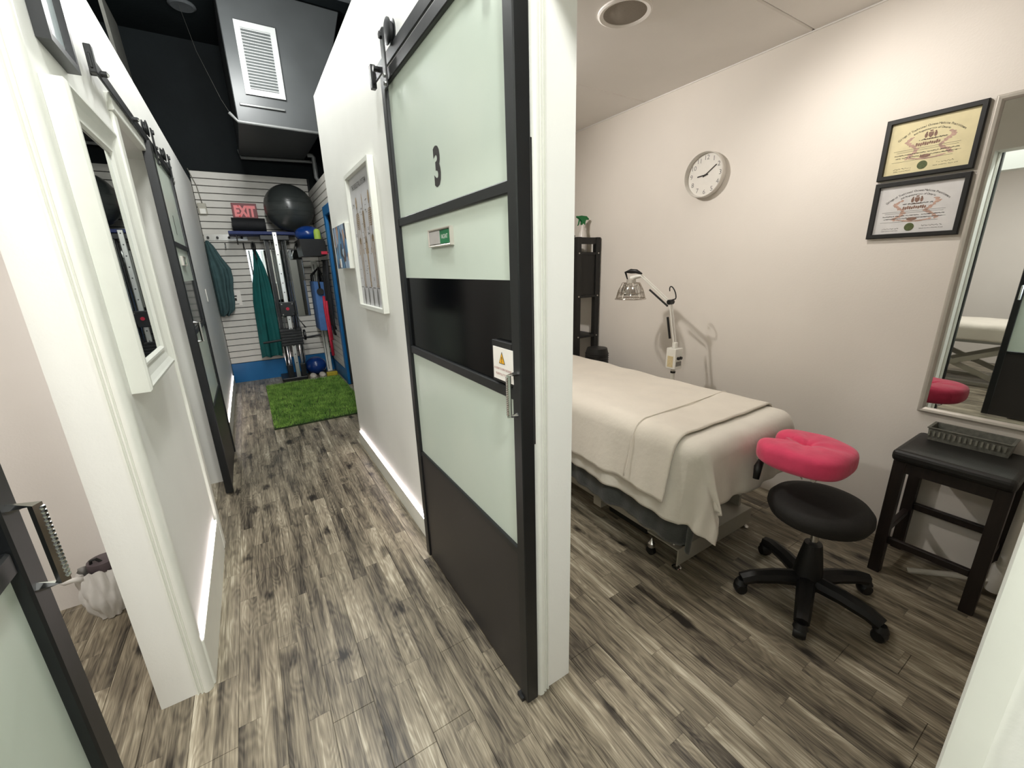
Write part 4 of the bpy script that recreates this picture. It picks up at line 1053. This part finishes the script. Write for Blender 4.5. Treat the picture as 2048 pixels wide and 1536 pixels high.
# coat hook rail
hk = thing('hook_rail', 'row of black knobs on a clear rail on the slat wall', 'hook rail', (-0.1, BW-0.02, 1.81))
obj('rail', B(-0.33, 0.12, BW-0.026, BW-0.0185, 1.805, 1.88), mat('clear_acrylic', (196, 194, 186), 0.15, var=0.03, spec=0.7), hk, bevel=0.002)
for xx in (-0.290, -0.195, -0.075, 0.06):
    obj('knob', MB().lathe([(0.0, -0.03), (0.014, -0.028), (0.014, -0.018), (0.007, -0.012), (0.007, 0.0)], (xx, BW-0.026, 1.84), 12, 'y'), black_plastic, hk, smooth='auto')
for xx, zz, m_ in ((-0.13, 1.755, chrome), (0.062, 1.745, black_plastic), (0.165, 1.76, black_plastic)):
    tag(obj('slat_hook', MB().tube([(xx, BW-0.018, zz+0.03), (xx, BW-0.03, zz+0.02), (xx, BW-0.034, zz-0.03), (xx, BW-0.08, zz-0.035), (xx, BW-0.088, zz-0.005)], 0.007, 8), m_, smooth=True),
        {-0.13: 'chrome hook in the slat wall below the knob rail', 0.062: 'small black hook in the slat wall right of the chrome one', 0.165: 'black hook holding the dark teal garment on the slat wall'}[xx], 'hook', 'hooks on the slat wall')

def garment(name, label, secs, m, nf, amp, seed, yb):
    """hanging cloth lofted through (z, x_left, x_right, depth) sections with vertical folds"""
    rr = random.Random(seed); ph = [rr.random()*6 for _ in range(4)]
    n = 56; k = len(secs)
    def fn(u_, v_):
        q = v_*(k-1); i = min(int(q), k-2); f = q-i; f = f*f*(3-2*f)
        z, xl, xr, dp = [secs[i][j]*(1-f)+secs[i+1][j]*f for j in range(4)]
        a = 2*PI*u_
        wob = amp*(math.sin(nf*a+ph[0]+2.0*v_)+0.6*math.sin((nf*2+1)*a+ph[1]-3*v_))*min(1.0, 0.25+v_*1.4)
        c = math.cos(a); s = math.sin(a)
        x = (xl+xr)/2+(xr-xl)/2*c
        y = yb-dp/2+(dp/2+(wob if s < 0 else 0))*s
        return (x+wob*0.25, min(y, yb), z+0.012*math.sin(5*a+ph[2])*(v_ > 0.97))
    mb = MB().grid(fn, n, 44, True)
    top = len(mb.v); mb.v.append(((secs[0][1]+secs[0][2])/2, yb-secs[0][3]/2, secs[0][0]+0.004))
    for i in range(n): mb.f.append((top, (i+1) % n, i))
    bot = len(mb.v); mb.v.append(((secs[-1][1]+secs[-1][2])/2, yb-secs[-1][3]/2, secs[-1][0]+0.03))
    for i in range(n): mb.f.append((bot, 43*n+i, 43*n+(i+1) % n))
    return tag(obj(name, mb, m, smooth=True), label, 'clothing')
garment('hanging_jacket', 'grey teal jacket hanging on the left of the slat wall',
        [(1.80, -0.325, -0.295, 0.03), (1.74, -0.33, -0.255, 0.09), (1.60, -0.33, -0.195, 0.13), (1.47, -0.332, -0.125, 0.16), (1.36, -0.332, -0.120, 0.16), (1.22, -0.332, -0.145, 0.15), (1.06, -0.33, -0.155, 0.15), (0.97, -0.33, -0.175, 0.13), (0.90, -0.325, -0.235, 0.10)],
        jacket_mat, 5, 0.026, 4, BW-0.025)
garment('hanging_garment', 'dark teal garment hanging in front of the mirror left of the tower',
        [(1.70, 0.150, 0.185, 0.03), (1.62, 0.145, 0.21, 0.07), (1.45, 0.125, 0.25, 0.11), (1.28, 0.085, 0.275, 0.14), (1.05, 0.055, 0.285, 0.16), (0.75, 0.045, 0.285, 0.16), (0.50, 0.035, 0.280, 0.15), (0.32, 0.03, 0.275, 0.12)],
        teal_mat, 4, 0.030, 9, BW-0.045)
st_ = thing('hanger_strap', 'black looped strap over the dark teal garment', 'strap', (0.165, BW-0.06, 1.69))
obj('loop', MB().tube([(0.165+0.018*math.sin(2*PI*k/16), BW-0.098, 1.735+0.045*math.cos(2*PI*k/16)) for k in range(16)], 0.009, 8, closed=True), black_plastic, st_, smooth=True)
obj('tail', MB().tube([(0.165, BW-0.115, 1.70), (0.168, BW-0.185, 1.64), (0.175, BW-0.225, 1.57)], [0.010, 0.012, 0.006], 8), black_plastic, st_, smooth=True)
t = thing('notice_sheet', 'white notice sheet on the slat wall half behind the teal jacket', 'notice', (-0.13, BW-0.02, 1.05))
obj('paper_sheet', B(-0.215, -0.075, BW-0.0205, BW-0.0185, 1.01, 1.20), paper, t)
m = MB(); quad2(m, (-0.15, BW-0.0208, 1.12), XH, ZH, -0.012, 0.03, 0, 0.018); quad2(m, (-0.145, BW-0.0208, 1.07), XH, ZH, -0.008, 0.018, 0, 0.035); quad2(m, (-0.16, BW-0.0208, 1.025), XH, ZH, -0.02, 0.05, 0, 0.008)
obj('dark_print', m, ink, t)
t = thing('alarm_box', 'small beige alarm box with a thin wire on the slat wall', 'alarm box', (-0.29, BW-0.02, 2.10))
obj('box', B(-0.325, -0.240, BW-0.055, BW-0.0185, 2.10, 2.225), mat('beige_box', (168, 164, 150), 0.5, var=0.08), t, bevel=0.006)
obj('cover', B(-0.312, -0.252, BW-0.062, BW-0.054, 2.105, 2.165), white_plastic, t, bevel=0.003)
obj('wire', MB().tube([(-0.275, BW-0.03, 2.225), (-0.285, BW-0.024, 2.32), (-0.295, BW-0.024, 2.42), (-0.325, BW-0.024, 2.52), (-0.345, BW-0.024, 2.60)], 0.005, 6), mat('grey_wire', (120, 118, 108), 0.6, var=0.1), t, smooth=True)

# exit sign
t = thing('exit_sign', 'red EXIT sign on the slat wall above the black foam roll', 'sign', (0.145, BW-0.02, 2.09))
obj('panel', B(0.013, 0.280, BW-0.05, BW-0.0185, 2.06, 2.245), exit_red, t, bevel=0.003)
obj('lettering', text_mb('EXIT', 0.165, (0.146, BW-0.0512, 2.145), XH, ZH, sx=0.66, bold=0.010), exit_pink, t)

# shelf with the exercise things
t = thing('wall_shelf', 'dark blue wall shelf board under the black roll and the big ball', 'shelf', (0.28, 6.31, 1.81))
obj('shelf_board', B(-0.07, 0.64, 6.15, BW-0.019, 1.858, 1.896), blue_foam, t, bevel=0.006)
for xx in (0.0, 0.56):
    obj('bracket', MB().prism([(0, 0), (-0.24, 0), (-0.24, -0.02), (-0.02, -0.10), (0, -0.10)], (xx, BW-0.019, 1.858), YH, ZH, XH, 0.012), black_metal, t)
rl = thing('foam_roll', 'thick black foam roll lying on the shelf below the EXIT sign', 'foam roll', (0.18, 6.33, 1.868))
obj('roll', MB().tube([(-0.015, 6.33, 1.980), (0.34, 6.33, 1.980)], 0.082, 24), black_foam, rl, smooth='auto')
obj('roll_core', MB().tube([(-0.016, 6.33, 1.980), (-0.019, 6.33, 1.980)], 0.03, 16), mat('roll_spiral', (8, 9, 11), 0.8, var=0.1), rl)
bb = thing('exercise_ball', 'huge dark grey exercise ball on the shelf near the ceiling', 'ball', (0.645, 6.17, 1.868))
BC = Vector((0.628, 6.195, 2.174))
obj('ball', MB().ellipsoid(BC, 0.282, 0.282, 0.278, 48, 28), rubber_dark, bb, smooth=True)
for k in (-2, -1, 1, 2):
    z = k*0.05; r = 0.2825*math.sqrt(max(0, 1-(z/0.278)**2))
    obj('ridge', MB().tube([BC+Vector((r*math.cos(2*PI*q/56), r*math.sin(2*PI*q/56), z)) for q in range(56)], 0.0016, 5, closed=True), rubber_dark, bb)
obj('plug', MB().cyl(BC+Vector((-0.05, -0.274, -0.02)), BC+Vector((-0.051, -0.282, -0.021)), 0.010, 10), black_plastic, bb)
bi = thing('storage_bin', 'black storage bin with a clear label lip on the return wall', 'bin', (0.74, 5.86, 1.545))
def tray_box(name, x0, x1, y0, y1, z0, z1, m, par, th=0.012):
    return obj(name, MB().add([(x0, y0, z0), (x1, y0, z0), (x1, y1, z0), (x0, y1, z0), (x0-.02, y0-.02, z1), (x1, y0-.02, z1), (x1, y1+.02, z1), (x0-.02, y1+.02, z1),
                               (x0+th, y0+th, z0+th), (x1-th, y0+th, z0+th), (x1-th, y1-th, z0+th), (x0+th, y1-th, z0+th), (x0-.02+th, y0-.02+th, z1), (x1-th, y0-.02+th, z1), (x1-th, y1+.02-th, z1), (x0-.02+th, y1+.02-th, z1)],
        [(3, 2, 1, 0), (0, 1, 5, 4), (1, 2, 6, 5), (2, 3, 7, 6), (3, 0, 4, 7), (8, 9, 10, 11), (9, 8, 12, 13), (10, 9, 13, 14), (11, 10, 14, 15), (8, 11, 15, 12), (4, 5, 13, 12), (5, 6, 14, 13), (6, 7, 15, 14), (7, 4, 12, 15)]), m, par)
tray_box('bin_body', 0.635, 0.885, 5.62, 6.12, 1.585, 1.775, black_plastic, bi)
obj('wall_bracket', B(0.885, 0.903, 5.66, 6.10, 1.60, 1.76), black_metal, bi)
obj('clear_lip', MB().add([(0.61, 5.93, 1.75), (0.612, 6.10, 1.75), (0.55, 6.10, 1.60), (0.548, 5.93, 1.60), (0.615, 5.93, 1.75), (0.617, 6.10, 1.75), (0.555, 6.10, 1.597), (0.553, 5.93, 1.597)],
    [(0, 1, 2, 3), (7, 6, 5, 4), (0, 4, 5, 1), (1, 5, 6, 2), (2, 6, 7, 3), (3, 7, 4, 0)]), gloss_black, bi)
tag(obj('small_ball', MB().ellipsoid((0.755, 5.87, 1.842), 0.150, 0.150, 0.100, 32, 18), blue_rubber, smooth=True), 'blue soft ball resting in the black bin under the big ball', 'ball')
lr = thing('lime_roller', 'short lime green foam roller standing in the black bin', 'foam roller', (0.835, 5.70, 1.60))
obj('roller', MB().tube([(0.828, 5.682, 1.60), (0.828, 5.680, 1.86), (0.828, 5.680, 1.885), (0.828, 5.680, 1.895)], [0.038, 0.038, 0.030, 0.012], 22), lime, lr, smooth='auto')
tag(obj('red_tape', B(0.83, 0.90, 5.585, 5.60, 1.60, 1.635), red_band, bevel=0.003), 'tiny red tag at the corner of the black bin', 'tag')

# tote bag and bands hanging on the return wall
tb = thing('tote_bag', 'blue tote bag hanging by black handles on the return wall', 'bag', (0.80, 6.06, 0.64))
obj('bag_body', MB().add([(0.735, 5.93, 0.655), (0.885, 5.93, 0.640), (0.885, 6.34, 0.640), (0.735, 6.34, 0.655), (0.74, 5.95, 1.285), (0.880, 5.95, 1.27), (0.880, 6.33, 1.27), (0.74, 6.33, 1.285)],
    [(3, 2, 1, 0), (4, 5, 6, 7), (0, 1, 5, 4), (1, 2, 6, 5), (2, 3, 7, 6), (3, 0, 4, 7)]), tote_mat, tb, bevel=0.012, smooth='auto')
for xx in (0.755, 0.865):
    obj('handle', MB().tube([(xx, 6.25, 1.27), (xx, 6.22, 1.36), (0.845, 6.14, 1.45), (xx, 6.07, 1.36), (xx, 6.03, 1.26)], 0.010, 8), black_plastic, tb, smooth=True)
obj('buckle_strap', MB().tube([(0.845, 6.12, 1.45), (0.80, 5.94, 1.30), (0.80, 5.925, 1.19)], 0.012, 8), black_plastic, tb, smooth=True)
obj('buckle', MB().tube([(0.80, 5.922, 1.155), (0.80, 5.905, 1.155)], 0.042, 18), black_plastic, tb)
tag(obj('wall_hook', MB().tube([(0.905, 6.14, 1.49), (0.885, 6.14, 1.49), (0.85, 6.14, 1.445), (0.835, 6.14, 1.455)], 0.008, 8), chrome, smooth=True), 'chrome hook on the return wall holding the blue tote bag', 'hook')
bds = [('a', 5.84, 1.53, 0.80, black_foam), ('b', 5.765, 1.54, 0.72, black_foam), ('c', 5.69, 1.53, 0.62, black_plastic), ('d', 5.615, 1.53, 0.70, black_foam)]
for k, (nm, yy, zt_, zb_, m_) in enumerate(bds):
    tag(obj('resistance_band', MB().tube([(0.885, yy+0.018, zt_), (0.862, yy+0.025, zt_-0.2), (0.855, yy+0.02, (zt_+zb_)/2), (0.862, yy+0.005, zb_+0.02), (0.872, yy-0.01, zb_), (0.858, yy-0.02, zb_+0.05), (0.866, yy-0.016, (zt_+zb_)/2), (0.868, yy-0.01, zt_-0.2), (0.885, yy, zt_)], 0.015, 8), m_, smooth=True),
        ['black exercise strap next to the blue tote bag', 'black exercise strap second from the blue tote bag', 'long black exercise strap third from the blue tote bag', 'black exercise strap nearest the blue door casing'][k], 'exercise strap', 'straps on the return wall')
tag(obj('strap_peg', MB().cyl((0.905, 5.90, 1.535), (0.86, 5.90, 1.535), 0.010, 10), black_metal), 'black peg above the first exercise strap', 'peg')
tag(obj('red_strap', MB().tube([(0.818, 5.82, 1.10), (0.812, 5.80, 0.95), (0.816, 5.76, 0.62), (0.818, 5.75, 0.34)], [0.016, 0.02, 0.02, 0.018], 6), red_band, smooth=True), 'long red exercise band hanging lowest on the return wall', 'exercise strap')
tag(obj('red_strap', MB().tube([(0.818, 5.66, 1.05), (0.812, 5.66, 0.9), (0.816, 5.63, 0.56)], [0.014, 0.018, 0.016], 6), red_band, smooth=True), 'shorter red exercise band nearer the blue door', 'exercise strap')

wp = thing('white_post', 'white post leaning in the far right corner below the tote bag', 'post', (0.835, 6.43, 0))
obj('post', B(0.806, 0.872, 6.405, 6.465, 0.0, 1.55), trim_white, wp, bevel=0.006)
obj('groove', B(0.824, 0.832, 6.4045, 6.406, 0.03, 1.5), slat_gap, wp)
tag(obj('floor_ball', MB().ellipsoid((0.655, 6.33, 0.125), 0.135, 0.135, 0.125, 32, 18), blue_rubber, smooth=True), 'dark blue ball on the floor right of the exercise tower', 'ball')
for k, xx in enumerate((0.575, 0.69)):
    s_ = thing('shoe', ['left pale canvas shoe on the floor by the dark blue ball', 'right pale canvas shoe on the floor by the dark blue ball'][k], 'shoe', (xx, 6.07, 0), 'pair of shoes')
    obj('upper', MB().ellipsoid((xx, 6.07, 0.038), 0.042, 0.105, 0.034, 20, 12), shoe_mat, s_, smooth=True)
    obj('sole', MB().prism([(0.040*math.cos(q)*(1-0.15*math.sin(q)), 0.108*math.sin(q)) for q in [2*PI*i/18 for i in range(18)]], (xx, 6.07, 0.0), XH, YH, ZH, 0.018), white_plastic, s_)
tag(obj('foam_bar', B(0.745, 0.885, 6.06, 6.12, 0.0, 0.055), yellow_foam, bevel=0.01), 'yellow foam bar on the floor in the far right corner', 'foam bar')

# ------------------------------------------------------------------ hall ceiling
du = thing('air_duct', 'boxed grey air duct with a white grille under the black ceiling', 'duct', (0.56, 5.7, 2.775))
obj('duct_box', MB().add([(0.20, 5.10, 2.775), (0.92, 5.12, 2.775), (0.90, 6.42, 2.775), (0.20, 6.42, 2.775), (0.20, 5.10, 3.90), (1.25, 5.12, 3.90), (1.25, 6.42, 3.90), (0.20, 6.42, 3.90)],
    [(3, 2, 1, 0), (4, 5, 6, 7), (0, 1, 5, 4), (1, 2, 6, 5), (2, 3, 7, 6), (3, 0, 4, 7)]), galv, du, bevel=0.006, seg=1)
gr = obj('grille_frame', MB().moulding((0.305, 5.098, 3.025), XH, ZH, -YH, 0.335, 0.585, [(0, 0), (0, 0.016), (0.045, 0.018), (0.050, 0.006), (0.050, 0)]), grille_mat, du)
obj('grille_back', B(0.345, 0.600, 5.090, 5.0975, 3.065, 3.57), mat('grille_dark', (70, 74, 74), 0.8, var=0.1), gr)
for k in range(20):
    z = 3.085+k*0.0248
    obj('louvre', MB().obox((0.4725, 5.089, z), (0.122, 0, 0), Vector((0, 0.006, 0.005)), Vector((0, -0.0012, 0.0018))), grille_mat, du)
mb = MB()
for k in range(21):
    xx = 0.358+k*0.0115
    mb.box(xx, xx+0.0018, 5.0905, 5.0935, 3.07, 3.57)
tag(obj('grille_bars', mb, grille_mat, du), kind='stuff')
obj('seam_flange', B(0.24, 0.62, 5.085, 5.10, 2.925, 2.945), mat('pale_duct_seam', (92, 94, 93), 0.4, 0.2, var=0.1), du, bevel=0.004)
pipe_m = mat('pale_pipe', (122, 124, 123), 0.4, 0.1, var=0.1)
tag(obj('ceiling_pipe', MB().tube([(0.14, 5.06, 2.84), (0.20, 5.06, 2.775), (0.60, 5.06, 2.768), (1.20, 5.07, 2.76)], 0.014, 10), pipe_m, smooth=True), 'pale pipe along the near lower edge of the grey duct', 'pipe', 'pipes under the duct')
tag(obj('ceiling_pipe', MB().tube([(0.205, 6.44, 2.84), (0.215, 6.43, 2.755), (0.95, 6.30, 2.755), (1.02, 6.28, 2.74), (1.02, 6.28, 2.60)], 0.018, 10), pipe_m, smooth=True), 'pale pipe along the far lower edge of the grey duct', 'pipe', 'pipes under the duct')
tag(obj('drain_pipe', MB().tube([(0.90, 6.02, 2.765), (0.955, 6.02, 2.765), (0.965, 6.02, 2.745), (0.965, 6.02, 2.52), (0.985, 6.02, 2.485), (1.03, 6.02, 2.475)], 0.024, 12), pipe_m, smooth=True), 'pale elbow pipe dropping from the far end of the duct', 'pipe')
tag(obj('ceiling_disc', MB().lathe([(0.11, 0.0), (0.115, -0.012), (0.095, -0.025), (0.06, -0.022), (0.0, -0.022)], (-0.065, 5.75, 3.92), 32), mat('dark_disc', (74, 78, 80), 0.5, var=0.1), smooth='auto'), 'round dark fitting on the black hall ceiling', 'ceiling fitting')
tag(obj('ceiling_wire', MB().tube([(-0.09, 5.72, 3.90), (-0.02, 5.5, 3.45), (0.10, 5.2, 2.98), (0.145, 5.06, 2.84)], 0.0014, 5), mat('thin_dark_wire', (72, 72, 68), 0.6)), 'thin wire running from the ceiling fitting to the duct pipe', 'wire')
lx = thing('metal_channel', 'steel channel rising above the left wall, warm light on its lower end', 'channel', (-0.60, 5.6, 2.6))
obj('channel', MB().obox((-0.60, 5.6, 3.10), (0.012, 0, 0), Vector((0, 0.30, 0)), Vector((0, -0.22, 0.52))), mat('grey_channel_steel', (112, 112, 106), 0.4, 0.5, var=0.1), lx)
obj('end_cap', MB().obox((-0.60, 5.375, 3.62), (0.016, 0, 0), Vector((0, 0.31, 0)), Vector((0, 0, 0.02))), chrome, lx)
